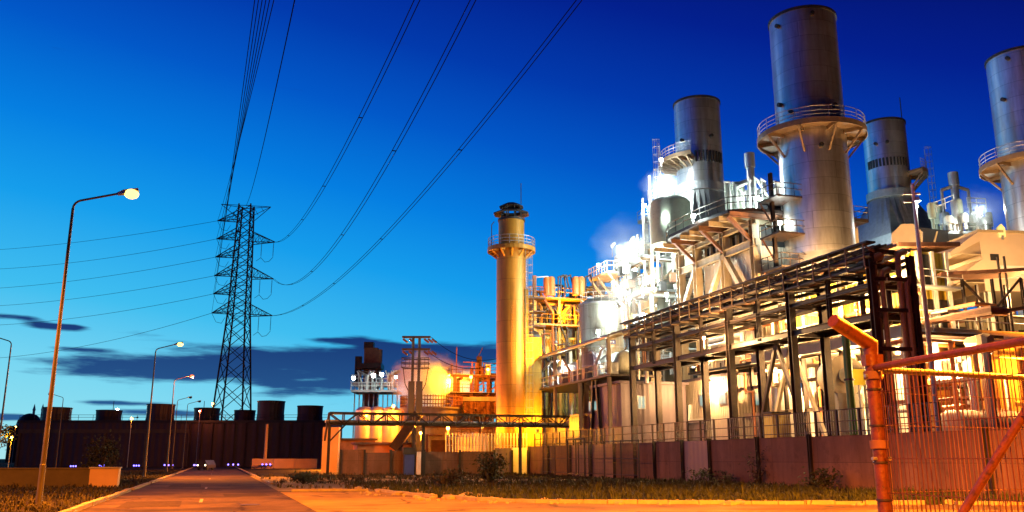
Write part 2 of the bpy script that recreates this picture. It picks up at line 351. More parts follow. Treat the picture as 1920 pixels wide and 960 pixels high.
# ------------------------------------------------------------------ ground, road, apron, kerbs
def flatmat(name, c0, c1, scale, rough=.85, bump=.4, bscale=40, c2=None, s2=.25, cracks=0):
    m = bpy.data.materials.new(name); m.use_nodes = True; nt = m.node_tree; L = nt.links.new; b = nt.nodes['Principled BSDF']
    geo = nn(nt, 'ShaderNodeNewGeometry'); co = geo.outputs['Position']
    a = nn(nt, 'ShaderNodeTexNoise'); a.inputs['Scale'].default_value = scale; a.inputs['Detail'].default_value = 9; a.inputs['Roughness'].default_value = .68; L(co, a.inputs['Vector'])
    r = nn(nt, 'ShaderNodeValToRGB'); r.color_ramp.elements[0].position = .33; r.color_ramp.elements[1].position = .68
    r.color_ramp.elements[0].color = list(c0)+[1]; r.color_ramp.elements[1].color = list(c1)+[1]; L(a.outputs['Fac'], r.inputs['Fac']); out = r.outputs['Color']
    if c2:
        d = nn(nt, 'ShaderNodeTexNoise'); d.inputs['Scale'].default_value = s2; d.inputs['Detail'].default_value = 5; L(co, d.inputs['Vector'])
        r2 = nn(nt, 'ShaderNodeValToRGB'); r2.color_ramp.elements[0].position = .45; r2.color_ramp.elements[1].position = .62; L(d.outputs['Fac'], r2.inputs['Fac'])
        k = nn(nt, 'ShaderNodeMix', data_type='RGBA'); L(r2.outputs['Color'], k.inputs[0]); L(out, k.inputs[6]); k.inputs[7].default_value = list(c2)+[1]; out = k.outputs[2]
    if cracks:
        vo = nn(nt, 'ShaderNodeTexVoronoi', feature='DISTANCE_TO_EDGE'); vo.inputs['Scale'].default_value = cracks
        wn = nn(nt, 'ShaderNodeTexNoise'); wn.inputs['Scale'].default_value = 1.1; wn.inputs['Detail'].default_value = 6; L(co, wn.inputs['Vector'])
        va = nn(nt, 'ShaderNodeVectorMath', operation='ADD'); L(co, va.inputs[0]); L(wn.outputs['Color'], va.inputs[1]); L(va.outputs[0], vo.inputs['Vector'])
        r5 = nn(nt, 'ShaderNodeValToRGB'); r5.color_ramp.elements[0].position = .004; r5.color_ramp.elements[1].position = .016; r5.color_ramp.elements[0].color = (.35, .33, .3, 1); r5.color_ramp.elements[1].color = (1, 1, 1, 1); L(vo.outputs['Distance'], r5.inputs['Fac'])
        k = nn(nt, 'ShaderNodeMix', data_type='RGBA', blend_type='MULTIPLY'); k.inputs[0].default_value = 1; L(out, k.inputs[6]); L(r5.outputs['Color'], k.inputs[7]); out = k.outputs[2]
    L(out, b.inputs['Base Color']); b.inputs['Roughness'].default_value = rough; b.inputs['Specular IOR Level'].default_value = .03
    h = nn(nt, 'ShaderNodeTexNoise'); h.inputs['Scale'].default_value = bscale; h.inputs['Detail'].default_value = 6; L(co, h.inputs['Vector'])
    bn = nn(nt, 'ShaderNodeBump'); bn.inputs['Strength'].default_value = bump; bn.inputs['Distance'].default_value = .03; L(h.outputs['Fac'], bn.inputs['Height']); L(bn.outputs[0], b.inputs['Normal'])
    MATS[name] = m; return m
flatmat('dirt', (.012, .009, .006), (.032, .024, .017), 1.3, .95, .9, 14, (.02, .022, .011), .35)
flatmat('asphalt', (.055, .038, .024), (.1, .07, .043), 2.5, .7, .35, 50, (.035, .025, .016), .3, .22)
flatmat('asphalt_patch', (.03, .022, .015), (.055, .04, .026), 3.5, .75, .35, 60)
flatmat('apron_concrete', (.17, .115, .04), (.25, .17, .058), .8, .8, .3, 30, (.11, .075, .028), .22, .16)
flatmat('gravel', (.14, .12, .09), (.24, .2, .15), 3, .95, .7, 25)
mat('kerb_stone', (.24, .2, .15), .85, 0, .25, 2.2, .3, 12)
mb = MB(); N = 60
mb.add([(x, y, 0) for x, y in ((-2500, -600), (2500, -600), (2500, 5000), (-2500, 5000))], [(0, 1, 2, 3)]); tag(mb.build('ground', 'dirt', None, False), kind='structure')
def sheet(name, poly, z, m): return tag(MB().add([(x, y, z) for x, y in poly], [tuple(range(len(poly)))]).build(name, m, None, False), kind='structure')
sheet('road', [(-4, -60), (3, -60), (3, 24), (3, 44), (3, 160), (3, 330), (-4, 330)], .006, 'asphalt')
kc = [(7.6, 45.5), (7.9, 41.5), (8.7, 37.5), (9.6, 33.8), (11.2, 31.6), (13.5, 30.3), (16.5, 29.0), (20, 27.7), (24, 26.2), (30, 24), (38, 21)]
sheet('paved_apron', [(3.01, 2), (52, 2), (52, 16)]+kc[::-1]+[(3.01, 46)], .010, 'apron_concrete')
sheet('gravel_verge', [(3.02, 47), (7.2, 46.2), (27, 60), (27, 68), (12, 74), (3.02, 90)], .004, 'gravel')
def kerb(name, pts, w=.25, h=.14, step=1.0, m='kerb_stone'):
    mb = MB(); rnd = random.Random(3)
    for p, q in zip(pts, pts[1:]):
        p = V((*p, 0)); q = V((*q, 0)); n = max(1, round((q-p).length/step)); d = (q-p)/n; nrm = V((d.y, -d.x, 0)).normalized()
        for i in range(n):
            dz = rnd.uniform(-.02, .015)
            if rnd.random() < .04: continue
            o = p+d*i+d*.012+nrm*rnd.uniform(-.015, .015); mb.obox(o, d*.976, nrm*-w, UP*(h+dz))
    return tag(mb.build(name, m, None, False), kind='structure')
kerb('kerb', kc); kerb('kerb', [(-4.0, y) for y in range(6, 330, 3)], .2, .13, 1.5); kerb('kerb', [(3.3, y) for y in range(60, 330, 3)], -.2, .12, 1.5)
kerb('kerb', [(3.6, 46.6), (7.4, 46.2)], .3, .12, 1.2)
# painted stretches that survive on the main road
mb = MB()
for y in (36, 52, 76, 100, 124, 148): mb.add([(-.55, y, .014), (-.43, y, .014), (-.43, y+3, .014), (-.55, y+3, .014)], [(0, 1, 2, 3)])
tag(mb.build('road_marking', 'kerb_stone', None, False), kind='structure')
for k, (x0, x1, y0, y1) in enumerate(((-3.1, -1.2, 33, 37.5), (.4, 2.2, 41, 44), (-2.6, -.9, 55, 63))):
    tag(MB().add([(x0, y0, .0125), (x1+.1, y0+.15, .0125), (x1, y1, .0125), (x0-.05, y1-.1, .0125)], [(0, 1, 2, 3)]).build('road_patch', 'asphalt_patch', None, False), kind='structure')
mh = tag(MB().lathe((1.2, 33.6, 0), [(.36, .004), (.36, .02), (.33, .024), (.3, .018), (0, .018)], 24, cap=False).build('manhole_cover', 'dark_steel', None), 'round iron manhole cover set in the main road', 'manhole cover')
# verge slab heaped with soil behind the kerb
def mound(name, poly_pts, m, amp, n=38, seed=1):
    rnd = random.Random(seed); mb = MB()
    (x0, x1), (y0, y1) = poly_pts
    return mb
# grass and weeds
ribm = mat('weed', (.016, .026, .008), .8, 0, .5, 1.1); mat('dry_grass', (.026, .022, .01), .85, 0, .4, 1.4)
def tuft_field(name, pts, n, h, m, seed, spread=.16, label=None):
    rnd = random.Random(seed); mb = MB()
    for _ in range(n):
        x, y = pts(rnd)
        if x is None: continue
        hh = h*rnd.uniform(.35, 1.25)*(1.7 if rnd.random() < .06 else 1)
        for k in range(6):
            a = rnd.uniform(0, 2*pi); r = rnd.uniform(0, spread); b = V((x+r*cos(a), y+r*sin(a), 0)); lean = V((cos(a), sin(a), 0))*hh*rnd.uniform(.1, .7)
            w = V((-sin(a), cos(a), 0))*rnd.uniform(.012, .03); t = b+lean+UP*hh*rnd.uniform(.6, 1); md = b+lean*.35+UP*hh*.55
            mb.add([b-w, b+w, md+w*.9, t, md-w*.9], [(0, 1, 2, 4), (4, 2, 3)])
    o = mb.build(name, m, None, False); return tag(o, label, 'grass', None, 'stuff')
def kx(y):   # kerb x at given y
    for (xa, ya), (xb, yb) in zip(kc, kc[1:]):
        if yb <= y <= ya: return xa+(xb-xa)*(ya-y)/(ya-yb)
    return 7.6
def verge(rnd):
    y = rnd.uniform(22, 58); x = rnd.uniform(kx(max(21, min(45.5, y)))+.4, 31.6)
    if math.sin(x*1.3+y*.7)+math.sin(y*1.1-x*.4)+rnd.uniform(-1, 1) < -.3: return None, None
    return x, y
tuft_field('grass', verge, 6500, .34, 'weed', 4, .2, 'green weeds growing between the kerb and the long concrete wall')
def verge2(rnd):
    x = rnd.uniform(3.4, 30.5); y = rnd.uniform(47, 92)
    if math.sin(x*.9)+math.sin(y*.6+x*.3)+rnd.uniform(-1.2, 1.2) < .35: return None, None
    return x, y
tuft_field('grass', verge2, 4200, .3, 'dry_grass', 5, .22, 'dry patchy grass on the gravelly ground before the far wall')
def lverge(rnd):
    x = -4.4-abs(rnd.gauss(0, 6)); y = rnd.uniform(24, 130)
    return x, y
tuft_field('grass', lverge, 4200, .22, 'dry_grass', 6, .2, 'dark dry grass on the roadside bank around the lamp posts')

rnd = random.Random(91); mb = MB()
for _ in range(420):
    if rnd.random() < .55: y = rnd.uniform(24, 45); x = kx(y)+rnd.uniform(-1.6, 2.5)
    else: x = rnd.uniform(3.3, 22); y = rnd.uniform(46.5, 80)
    r = rnd.choice([.03, .05, .07, .1, .16])*rnd.uniform(.7, 1.3); mb.ball((x, y, r*.3), r, 6, .6, rnd.uniform(.8, 1.5))
tag(mb.build('stones', 'kerb_stone', None, False), 'loose stones and broken kerb lumps scattered along the verge', 'stones', None, 'stuff')
# ------------------------------------------------------------------ street lamps along the road
POLE_H = 10.9
def make_street_lamp(label):
    t = thing('street_lamp', label, 'street lamp', (0, 0, 0), 'street lamps along the road')
    MB().lathe((0, 0, 0), [(.105, 0), (.1, 1.4), (.085, 1.42), (.05, POLE_H-.3)], 12).build('pole', 'pole_galv', t)
    MB().box((-.2, -.2, 0), (.2, .2, .04)).box((-.11, -.02, .6), (-.095, .02, 1.2)).build('base_plate', 'pole_galv', t)
    pts = [(0, 0, POLE_H-.32)]+[(.35*(1-cos(a)), 0, POLE_H-.3+.35*sin(a)) for a in (.3, .6, .9, 1.2)]+[(1.5, 0, POLE_H+.42)]
    MB().path(pts, .042, 8).build('arm', 'pole_galv', t)
    hd = MB(); b = V((1.45, 0, POLE_H+.4)); d = V((.95, 0, .28)).normalized(); n = V((-d.z, 0, d.x))
    sec = lambda k, w, h0, h1: [b+d*k+V((0, -w, 0))+n*h0, b+d*k+V((0, w, 0))+n*h0, b+d*k+V((0, w*.7, 0))+n*h1, b+d*k+V((0, -w*.7, 0))+n*h1]
    hd.loft(sec(0, .06, -.05, .05), sec(.25, .15, -.06, .1)); hd.loft(sec(.25, .15, -.06, .1), sec(.75, .12, -.05, .07)); h = hd.build('lamp_head', 'galv', t)
    return t, h, b, d, n
def lens(h, t, b, d, n, m):
    o = MB().ball(b+d*.48-n*.1, .26, 16, .7).build('lens', m, None); o.parent = h; return o
lampA, hA, b_, d_, n_ = make_street_lamp('tall lit street lamp nearest on the left roadside, with the brightest white glare')
lens(hA, lampA, b_, d_, n_, 'glow_sodium'); light('street_light', b_+d_*.5-n_*.35, SODIUM, 52000, .15, lampA, 128, (.62, 0, -1), .6)
lampB, hB, b_, d_, n_ = make_street_lamp('unlit street lamp'); lens(hB, lampB, b_, d_, n_, 'glass_dark')
lampC, hC, b_, d_, n_ = make_street_lamp('street lamp glowing red, third along the left roadside'); lens(hC, lampC, b_, d_, n_, 'glow_red'); light('street_light', b_+d_*.5-n_*.35, (1, .16, .02), 9000, .15, lampC)
lampD, hD, b_, d_, n_ = make_street_lamp('lit street lamp at the near corner of the paved apron'); lens(hD, lampD, b_, d_, n_, 'glow_sodium'); light('street_light', b_+d_*.5-n_*.35, SODIUM, 290000, .15, lampD, 155, (0, 0, -1))
def put(src, x, y, rz=0, label=None, first=False):
    o = src if first else copy_tree(src); o.location = (x, y, 0); o.rotation_euler = (0, 0, rz)
    if label: o['label'] = label
    return o
put(lampA, -5.72, 34.75, 0, first=True)
put(lampA, -5.75, 82, 0, 'lit street lamp with orange glare, second along the left roadside')
put(lampA, -5.7, -6.5, 0, 'lit street lamp behind the camera on the left roadside')
put(lampA, -12, 30, pi/2, 'added street lamp out of sight to the left, lighting the orange pillar')  # unseen lamp added to light the pillar from the front
put(lampD, 18, 6.5, pi*.8, first=True)
put(lampC, -5.6, 114, 0, first=True)
def top_at(px, py):  # where a lamp of this height stands if its bend is seen there
    x, y, z, h = ray(px, py); k = (POLE_H-EYE)/z; return x*k, y*k
put(lampB, *top_at(333, 750), 0, 'thin unlit street lamp with short arm, fourth along the left roadside', first=True)
put(lampB, *top_at(352, 757), 0.2, 'small unlit street lamp, fifth and last before the road bends')
put(lampB, *top_at(119, 745), pi, 'unlit street lamp with arm pointing away from the road, behind the nearest pole')
put(lampB, *top_at(22, 640), pi-.1, 'unlit street lamp cut by the picture edge, on the far left')
put(lampB, *top_at(40, 815), .8, 'distant unlit street lamp standing in front of the low yard at far left')
put(lampB, *top_at(241, 786), .1, 'distant street lamp before the cooling tower with a faint head')
# ------------------------------------------------------------------ left side: low wall, bushes, far buildings
wl = thing('low_wall', 'low plastered boundary wall in shadow left of the road', 'wall', (-20, 57, 0))
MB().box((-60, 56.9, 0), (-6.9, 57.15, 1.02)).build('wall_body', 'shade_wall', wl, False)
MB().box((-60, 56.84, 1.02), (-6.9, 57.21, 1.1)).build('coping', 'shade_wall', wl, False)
pl = thing('gate_pillar', 'square concrete pillar lit orange at the end of the low roadside wall', 'pillar', (-6.0, 57, 0))
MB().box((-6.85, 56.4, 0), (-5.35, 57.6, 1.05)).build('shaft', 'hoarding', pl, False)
MB().box((-6.92, 56.33, 1.05), (-5.28, 57.67, 1.13)).build('cap', 'concrete_plain', pl, False)
def shrub(label, c, r, h, n, m='weed', seed=1, cat='bush', name='bush', leaf=.12):
    rnd = random.Random(seed); t = thing(name, label, cat, c); c = V(c); mb = MB(); st = MB()
    cl = [c+V((rnd.gauss(0, r*.45), rnd.gauss(0, r*.45), h*rnd.uniform(.2, .95))) for _ in range(14)]
    for q in cl: st.tube(c+V((rnd.uniform(-.1, .1), rnd.uniform(-.1, .1), 0)), q, .03, .012, 5)
    for _ in range(n):
        q = rnd.choice(cl)+V((rnd.gauss(0, r*.28), rnd.gauss(0, r*.28), rnd.gauss(0, h*.12))); q.z = max(.03, q.z)
        a = V((rnd.gauss(0, 1), rnd.gauss(0, 1), rnd.gauss(0, 1))).normalized(); b = a.orthogonal().normalized(); s = leaf*rnd.uniform(.5, 1.3)
        mb.add([q-a*s, q+b*s*.45, q+a*s, q-b*s*.45], [(0, 1, 2, 3)])
    mb.build('foliage', m, t, False); st.build('stem', 'bark', t); return t
shrub('tall dark bush beside the orange pillar on the left', (-6.9, 60.5, 0), .8, 3.0, 1300, 'dark_leaf', seed=2)
shrub('low dark bush growing behind the low wall at far left', (-17.5, 60, 0), 1.5, 2.2, 1000, 'dark_leaf', seed=3)
shrub('green leafy bush on the verge before the pale wall panels', tuple(G(915, 912)), .9, 1.7, 1100, seed=4)
shrub('dry straggly weed climbing the concrete wall near the dark post', (31.3, 48.0, 0), .7, 2.1, 350, 'dry_grass', seed=5, name='weed_plant', cat='weed', leaf=.08)
shrub('low weed clump at the foot of the wall beside a black post', (31.2, 54.2, 0), .8, .9, 380, 'weed', seed=6, name='weed_plant', cat='weed', leaf=.1)
shrub('small weed clump near the purple wall panel', (31.1, 51, 0), .6, .8, 260, 'weed', seed=7, name='weed_plant', cat='weed', leaf=.1)
shrub('bright green grassy clump by the wall near the fence post', (30.6, 40.6, 0), .9, 1.0, 500, 'weed', seed=8, name='weed_plant', cat='weed', leaf=.12)
shrub('dry bush on the waste ground left of the wall corner', tuple(G(845, 915)), 1.2, 1.0, 600, 'dry_grass', seed=9)
shrub('scrubby dark bush at the roadside corner of the waste ground', (5.4, 60, 0), 1.2, .7, 600, 'weed', seed=10)
for i, (x, y, h, lb) in enumerate([(-37, 120, 7, 'dark round tree at far left edge before the town lights'), (-30, 135, 6, 'dark tree to the left of the cooling tower end')]):
    t = thing('tree', lb, 'tree', (x, y, 0)); rnd = random.Random(20+i); mb = MB(); tr = MB().tube((x, y, 0), (x, y, h*.5), .22, .12)
    cl = [V((x+rnd.gauss(0, 1.4), y+rnd.gauss(0, 1.4), h*rnd.uniform(.45, .95))) for _ in range(16)]
    for q in cl: tr.tube((x, y, h*.4), q, .08, .03, 5)
    for _ in range(1500):
        q = rnd.choice(cl)+V((rnd.gauss(0, .55), rnd.gauss(0, .55), rnd.gauss(0, .45))); a = V((rnd.gauss(0, 1), rnd.gauss(0, 1), rnd.gauss(0, 1))).normalized(); b = a.orthogonal().normalized(); s = .22
        mb.add([q-a*s, q+b*s*.5, q+a*s, q-b*s*.5], [(0, 1, 2, 3)])
    mb.build('crown', 'dark_leaf', t, False); tr.build('trunk', 'bark', t)

# long cooling tower block with fan stacks
D0 = 185
def rp3(px, z, D): l = (px-960)/1693*D; p = RT*l+FW*D; return V((p.x, p.y, z))
ct = thing('cooling_tower', 'long low black cooling tower block with round fan stacks on its roof', 'cooling tower', rp3(330, 0, D0))
HT = P(330, 788, D0).z
x0 = rp3(28, 0, D0); x1 = rp3(612, 0, D0)
MB().obox(x0+UP*0, x1-x0, FW*16, UP*(HT-.5)).build('casing', 'dark_sheet', ct, False)
MB().obox(x0-FW*.25-RT*.3+UP*(HT-.5), x1-x0+RT*.6, FW*16.5, UP*.5).build('roof_deck', 'black_roof', ct, False)
zb = P(330, 805, D0).z; zb2 = P(330, 812, D0).z
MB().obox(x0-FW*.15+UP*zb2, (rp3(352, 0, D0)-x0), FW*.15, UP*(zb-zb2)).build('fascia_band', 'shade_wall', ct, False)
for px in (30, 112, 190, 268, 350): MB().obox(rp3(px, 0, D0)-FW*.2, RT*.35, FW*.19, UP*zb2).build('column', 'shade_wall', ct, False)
for px in [352+i*21 for i in range(13)]: MB().obox(rp3(px, 0, D0)-FW*.22, RT*.16, FW*.21, UP*(HT-.6)).build('rib', 'brown_steel', ct, False)
mb = MB(); pts = [x0-FW*.1+UP*HT, x1-FW*.1+UP*HT]; mb.rail(pts, 1.1, 3, .04).build('railing', 'dark_steel', ct)
for a, b, top, back in [(71, 123, 766, 3.5), (173, 219, 771, 11), (268, 319, 760, 3.5), (358, 405, 767, 11), (434, 473, 771, 11), (477, 528, 754, 3.5), (553, 601, 763, 3.5)]:
    D = D0+back+1; c = rp3((a+b)/2, 0, D); r = (b-a)/2/1693*D; z = P((a+b)/2, top, D).z
    MB().lathe((c.x, c.y, 0), [(r*1.03, HT-.2), (r*.97, HT+(z-HT)*.4), (r, z), (r*1.03, z), (r*1.03, z+.2), (r*.93, z+.2), (r*.9, z-1)], 28, cap=False).build('fan_stack', 'dark_sheet', ct)
for px, py in ((203, 752), (375, 752)): c = rp3(px, 0, D0+8); MB().tube((c.x, c.y, HT), (c.x, c.y, P(px, py, D0+8).z), .07, n=5).build('lightning_rod', 'dark_steel', ct)
# mosque far away
mq = thing('mosque', 'distant dark dome with two thin lit minarets on the horizon', 'mosque', rp3(50, 0, 420))
c = rp3(47, 0, 420); z = P(47, 775, 420).z
MB().box((c.x-7, c.y-6, 0), (c.x+7, c.y+6, z-6)).build('hall', 'dark_sheet', mq, False)
MB().lathe((c.x, c.y, z-6), [(5.5*cos(a*.157), 6*sin(a*.157)) for a in range(11)], 20).build('dome', 'dark_sheet', mq)
for px in (53, 69):
    c = rp3(px, 0, 425); z = P(px, 757, 425).z; f = MB().lathe((c.x, c.y, 0), [(.9, 0), (.8, z*.7), (1.2, z*.71), (1.2, z*.73), (.6, z*.74), (.55, z*.88), (.75, z*.89), (0.03, z)], 10).build('minaret', 'white_paint', mq)
    light('minaret_light', (c.x-2, c.y-4, z*.6), WARM, 3500, .2, mq)
# yard lamps at the far left
def yard_lamp(label, px, py, D, kind, power, h=None, group='small lamps on poles'):
    p = P(px, py, D); col, gm = dict(s=(SODIUM, 'glow_sodium'), y=(YEL, 'glow_yellow'), w=(WHT, 'glow_white'), r=((1, .2, .05), 'glow_red'))[kind]
    t = thing('yard_lamp', label, 'lamp', (p.x, p.y, 0), group)
    MB().tube((p.x, p.y, 0), (p.x, p.y, p.z-.12), .06, .04, 6).build('pole', 'galv', t)
    MB().ball(p, .17 if D < 130 else .28, 10).build('globe', gm, t)
    MB().lathe((p.x, p.y, p.z+.12), [(.24, 0), (.12, .12), (0.02, .16)], 10).build('hood', 'galv', t)
    light('yard_light', p-UP*.05-FW*.4, col, power, .15, t); return t
yard_lamp('small yellow lamp on a short pole at far left', 22, 820, 120, 'y', 1500)
yard_lamp('orange lamp on the town edge left of the cooling tower', 30, 800, 330, 's', 2500)
yard_lamp('small orange lamp in front of the cooling tower, near the tallest fan stack', 247, 785, 170, 's', 1500)
yard_lamp('white lamp above the cooling tower roof left of the lattice pylon', 220, 768, 205, 'w', 900)
yard_lamp('orange lamp at the foot of the lattice pylon', 399, 757, 205, 's', 900)
yard_lamp('red orange lamp on the cooling tower yard left of the pylon', 375, 771, 183, 'r', 900)
# far low wall, poles, blue marker lights, parked car
fw = thing('concrete_barrier', 'low concrete wall lit orange at the far end of the road', 'wall', rp3(535, 0, 150))
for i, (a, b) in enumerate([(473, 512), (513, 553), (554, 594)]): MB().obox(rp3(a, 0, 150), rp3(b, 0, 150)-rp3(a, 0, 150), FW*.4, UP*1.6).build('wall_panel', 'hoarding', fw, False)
pp = thing('utility_pole', 'plain pole lit orange behind the far concrete barrier', 'pole', rp3(497, 0, 152)); c = rp3(497, 0, 152); z = P(497, 795, 152).z
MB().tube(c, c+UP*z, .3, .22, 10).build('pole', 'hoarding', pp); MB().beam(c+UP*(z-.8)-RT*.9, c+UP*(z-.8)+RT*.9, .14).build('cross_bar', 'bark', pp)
yard_lamp('hidden orange lamp lighting the far concrete barrier', 618, 846, 132, 's', 45000)
for i, (a, b, py, lb) in enumerate([(132, 146, 874, 'row of blue lights behind the low wall at left'), (186, 199, 873, 'row of blue lights left of the tall bush'), (250, 264, 873, 'short row of blue lights right of the tall bush'), (306, 328, 872, 'longest row of blue lights between the lamp posts'), (363, 374, 872, 'row of blue lights left of the road end'), (424, 452, 871, 'row of blue lights right of the road end'), (489, 511, 871, 'row of blue lights before the orange barrier')]):
    t = thing('marker_light', lb, 'light', rp3((a+b)/2, 0, 146 if i < 6 else 148), 'blue marker lights along the far road'); z = P(a, py, 146).z; d = 146 if i < 6 else 148
    MB().beam(rp3(a, z-.2, d), rp3(b, z-.2, d), .3, .22).build('housing', 'dark_steel', t, False)
    for k in range(3): q = rp3(a+(b-a)*(k+.5)/3, z, d-.2); MB().ball(q, .13, 8).build('bulb', 'glow_blue', t)
    for k in (0, 1): q = rp3(a+(b-a)*(.1+.8*k), 0, d); MB().tube(q, q+UP*max(.2, z-.2), .05, n=5).build('leg', 'dark_steel', t)
pc = thing('parked_car', 'small dark car with lit headlamps coming at the road end', 'car', rp3(372, 0, 130)); o = rp3(368.5, 0, 130); o.z = .0
body = [o+RT*x+UP*z for x, z in ((0, .3), (0, .75), (.12, .95), (.35, 1.4), (1.25, 1.4), (1.48, .95), (1.6, .75), (1.6, .3))]
MB().prism(body, FW*3.8).build('body', 'dark_steel', pc, False)
for x in (.25, 1.35): MB().ball(o+RT*x+UP*.68-FW*.02, .1, 8).build('headlight', 'glow_warm', pc)
for x in (.1, 1.3):
    for y in (.7, 3.0): MB().hcyl(o+RT*x+UP*.3+FW*y, o+RT*(x+.2)+UP*.3+FW*y, .3, 12, False).build('wheel', 'black_roof', pc)
# tall hoarding slab
sl = thing('concrete_slab', 'tall upright concrete slab lit plain orange beside the waste ground', 'pillar', (10.99, 94, 0))
a = rp3(603, 0, 92); b = rp3(633, 0, 92); z = P(617, 801, 92).z
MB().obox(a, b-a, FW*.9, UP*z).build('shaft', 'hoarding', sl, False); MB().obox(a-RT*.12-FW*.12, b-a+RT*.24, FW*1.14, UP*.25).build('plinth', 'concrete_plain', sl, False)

# ------------------------------------------------------------------ lattice pylon and power lines
DT = 230.0; c0 = P(448, 590, DT); bx, by = c0.x, c0.y
pz = lambda py: P(448, py, DT).z
pyl = thing('lattice_pylon', 'tall dark steel lattice transmission pylon with many cross arms', 'pylon', (bx, by, 0), 'lattice pylons')
C0 = V((bx, by, 0)); sc = DT/1690.
zt, za, zm = pz(388), pz(590), pz(590)
def half(z):  # half width of the body at height z
    return (1.6+(2.3-1.6)*(zt-z)/(zt-za)) if z > za else 2.3+(4.5-2.3)*(za-z)/za
cor = lambda z, i: C0+RT*half(z)*(1, 1, -1, -1)[i]+FW*half(z)*(1, -1, -1, 1)[i]+UP*z
for i in range(4): MB().beam(cor(0, i), cor(za, i), .44).beam(cor(za, i), cor(zt+.5, i), .4).build('leg', 'pylon_steel', pyl, False)
lev = []; z = 0; st = 7.5
while z < za-2: lev.append(z); z += st; st = max(4.3, st*.9)
lev.append(za); k = za
while k < zt-2: k += 2.75; lev.append(min(k, zt))
mb = MB()
for a, b in zip(lev, lev[1:]):
    for i in range(4):
        j = (i+1) % 4; mb.beam(cor(a, i), cor(b, j), .16).beam(cor(a, j), cor(b, i), .16)
        if a >= za-1 or b == za: mb.beam(cor(b, i), cor(b, j), .12)
mb.build('bracing', 'pylon_steel', pyl, False)
tipsR = {}; tipsL = {}
def arm(side, py, ptip, pytip, hgt):
    zb = pz(py); tip = P(ptip, pytip, DT); e = half(zb)
    mb = MB(); root = [C0+RT*side*e+FW*s*e*.9+UP*q for q in (zb, zb+hgt) for s in (1, -1)]
    for r in root: mb.beam(r, tip, .19)
    for u in (.25, .5, .75):
        q = [r.lerp(tip, u) for r in root]; mb.beam(q[0], q[2], .09).beam(q[1], q[3], .09).beam(q[0], q[1], .09).beam(q[2], q[3], .09)
        w = [r.lerp(tip, u-.25) for r in root]; mb.beam(w[0], q[2], .08).beam(w[1], q[3], .08).beam(w[2], q[1], .08)
    mb.build('cross_arm', 'pylon_steel', pyl, False); return tip
for py, x, y in ((455, 516, 454), (520, 513, 523), (590, 511, 592)): tipsR[py] = arm(1, py+1, x, y, 3.2)
for py, x, y in ((414, 408, 414), (448, 406, 448), (481, 404, 482), (516, 402, 517), (551, 400, 551), (587, 397, 587)): tipsL[py] = arm(-1, py, x, y, 2.6)
tT = pz(392); T1 = P(415, 383, DT); T2 = P(508, 388, DT); mb = MB()
for T in (T1, T2):
    s = 1 if T is T2 else -1
    for q in (-1, 1): mb.beam(C0+RT*s*1.9+FW*q*1.9+UP*pz(410), T, .13).beam(C0+FW*q*1.5+UP*pz(388), T, .13)
    for u in (.3, .6): a = (C0+RT*s*1.9+UP*pz(410)).lerp(T, u); b = (C0+UP*pz(388)).lerp(T, u); mb.beam(a, b, .1)
mb.build('peak_arm', 'pylon_steel', pyl, False)
for py, tip in tipsR.items():
    a = tip-RT*.4; b = tip-RT*3.6
    for q in (a, b):
        ins = MB(); L_ = 4.2
        ins.tube(q, q-UP*L_, .05, n=5)
        for k in range(12): zz = q.z-.6-k*.28; ins.lathe((q.x, q.y, zz), [(.04, 0), (.17, .05), (.05, .12)], 8)
        ins.build('insulator', 'insulator', pyl)
    p = [a-UP*4.2, a.lerp(b, .3)-UP*5.3, a.lerp(b, .65)-UP*5.5, b-UP*4.3, b-RT*1.2-UP*5.2]
    MB().path(p, .06, 5).build('jumper', 'wire', pyl)
for py, tip in tipsL.items(): MB().path([tip, tip+V((1.2, 0, -2.3)), tip+V((2.6, 0, -2.6)), tip+V((3.4, 0, -1))], .05, 5).build('jumper', 'wire', pyl)
def cable(label, start, end, mid_px, group, pairs=1, r=.04, ext=1.25, spacers=()):
    start = V(start); end = V(end); hd = V((end.x-start.x, end.y-start.y, 0)); ln = hd.length; hd /= ln
    x, y, z, h = ray(*mid_px)   # where the sight line meets the upright plane of the span
    nrm = V((-hd.y, hd.x, 0)); kk = (V((start.x, start.y, 0)).dot(nrm))/(V((x, y, 0)).dot(nrm)); M = V((x*kk, y*kk, z*kk+EYE)); tm = (M-start).dot(hd)
    z0 = start.z; A = ((M.z-z0)/tm-(end.z-z0)/ln)/(tm-ln) if 0 < tm < ln else .0006
    A = max(.0002, min(A, .004)); B = (end.z-z0)/ln-A*ln
    t = thing('power_line', label, 'power line', start, group); side = V((-hd.y, hd.x, 0)); pl_ = []
    for k in range(pairs):
        off = side*(k-(pairs-1)/2)*.42
        pts = [start+off+hd*s+UP*(A*s*s+B*s) for s in [ln*ext*i/40 for i in range(41)]]; pl_.append(pts)
        MB().path(pts, r, 5).build('conductor', 'wire', t)
    if pairs == 2:
        for i in range(3, 40, 6): MB().beam(pl_[0][i], pl_[1][i], .09).build('spacer', 'wire', t)
    return t
g = 'power lines strung from the lattice pylon'
for (py, tip), (ex, ey), mid, w in zip(tipsR.items(), ((782, 0), (887, 0), (1086, 0)), ((655, 262), (700, 350), (760, 400)), ('upper', 'middle', 'lowest')):
    cable(f'double power line rising right from the {w} right arm of the pylon', tip, P(ex, ey, 62), mid, g, 2, .04)
cable('single power line rising steeply right of the bundle above the pylon peak', T1.lerp(T2, .5), P(553, -2, 62), (512, 190), g, 1, .05)
ends = (478, 485, 492, 499, 506, 514); words = ('first', 'second', 'third', 'fourth', 'fifth', 'sixth')
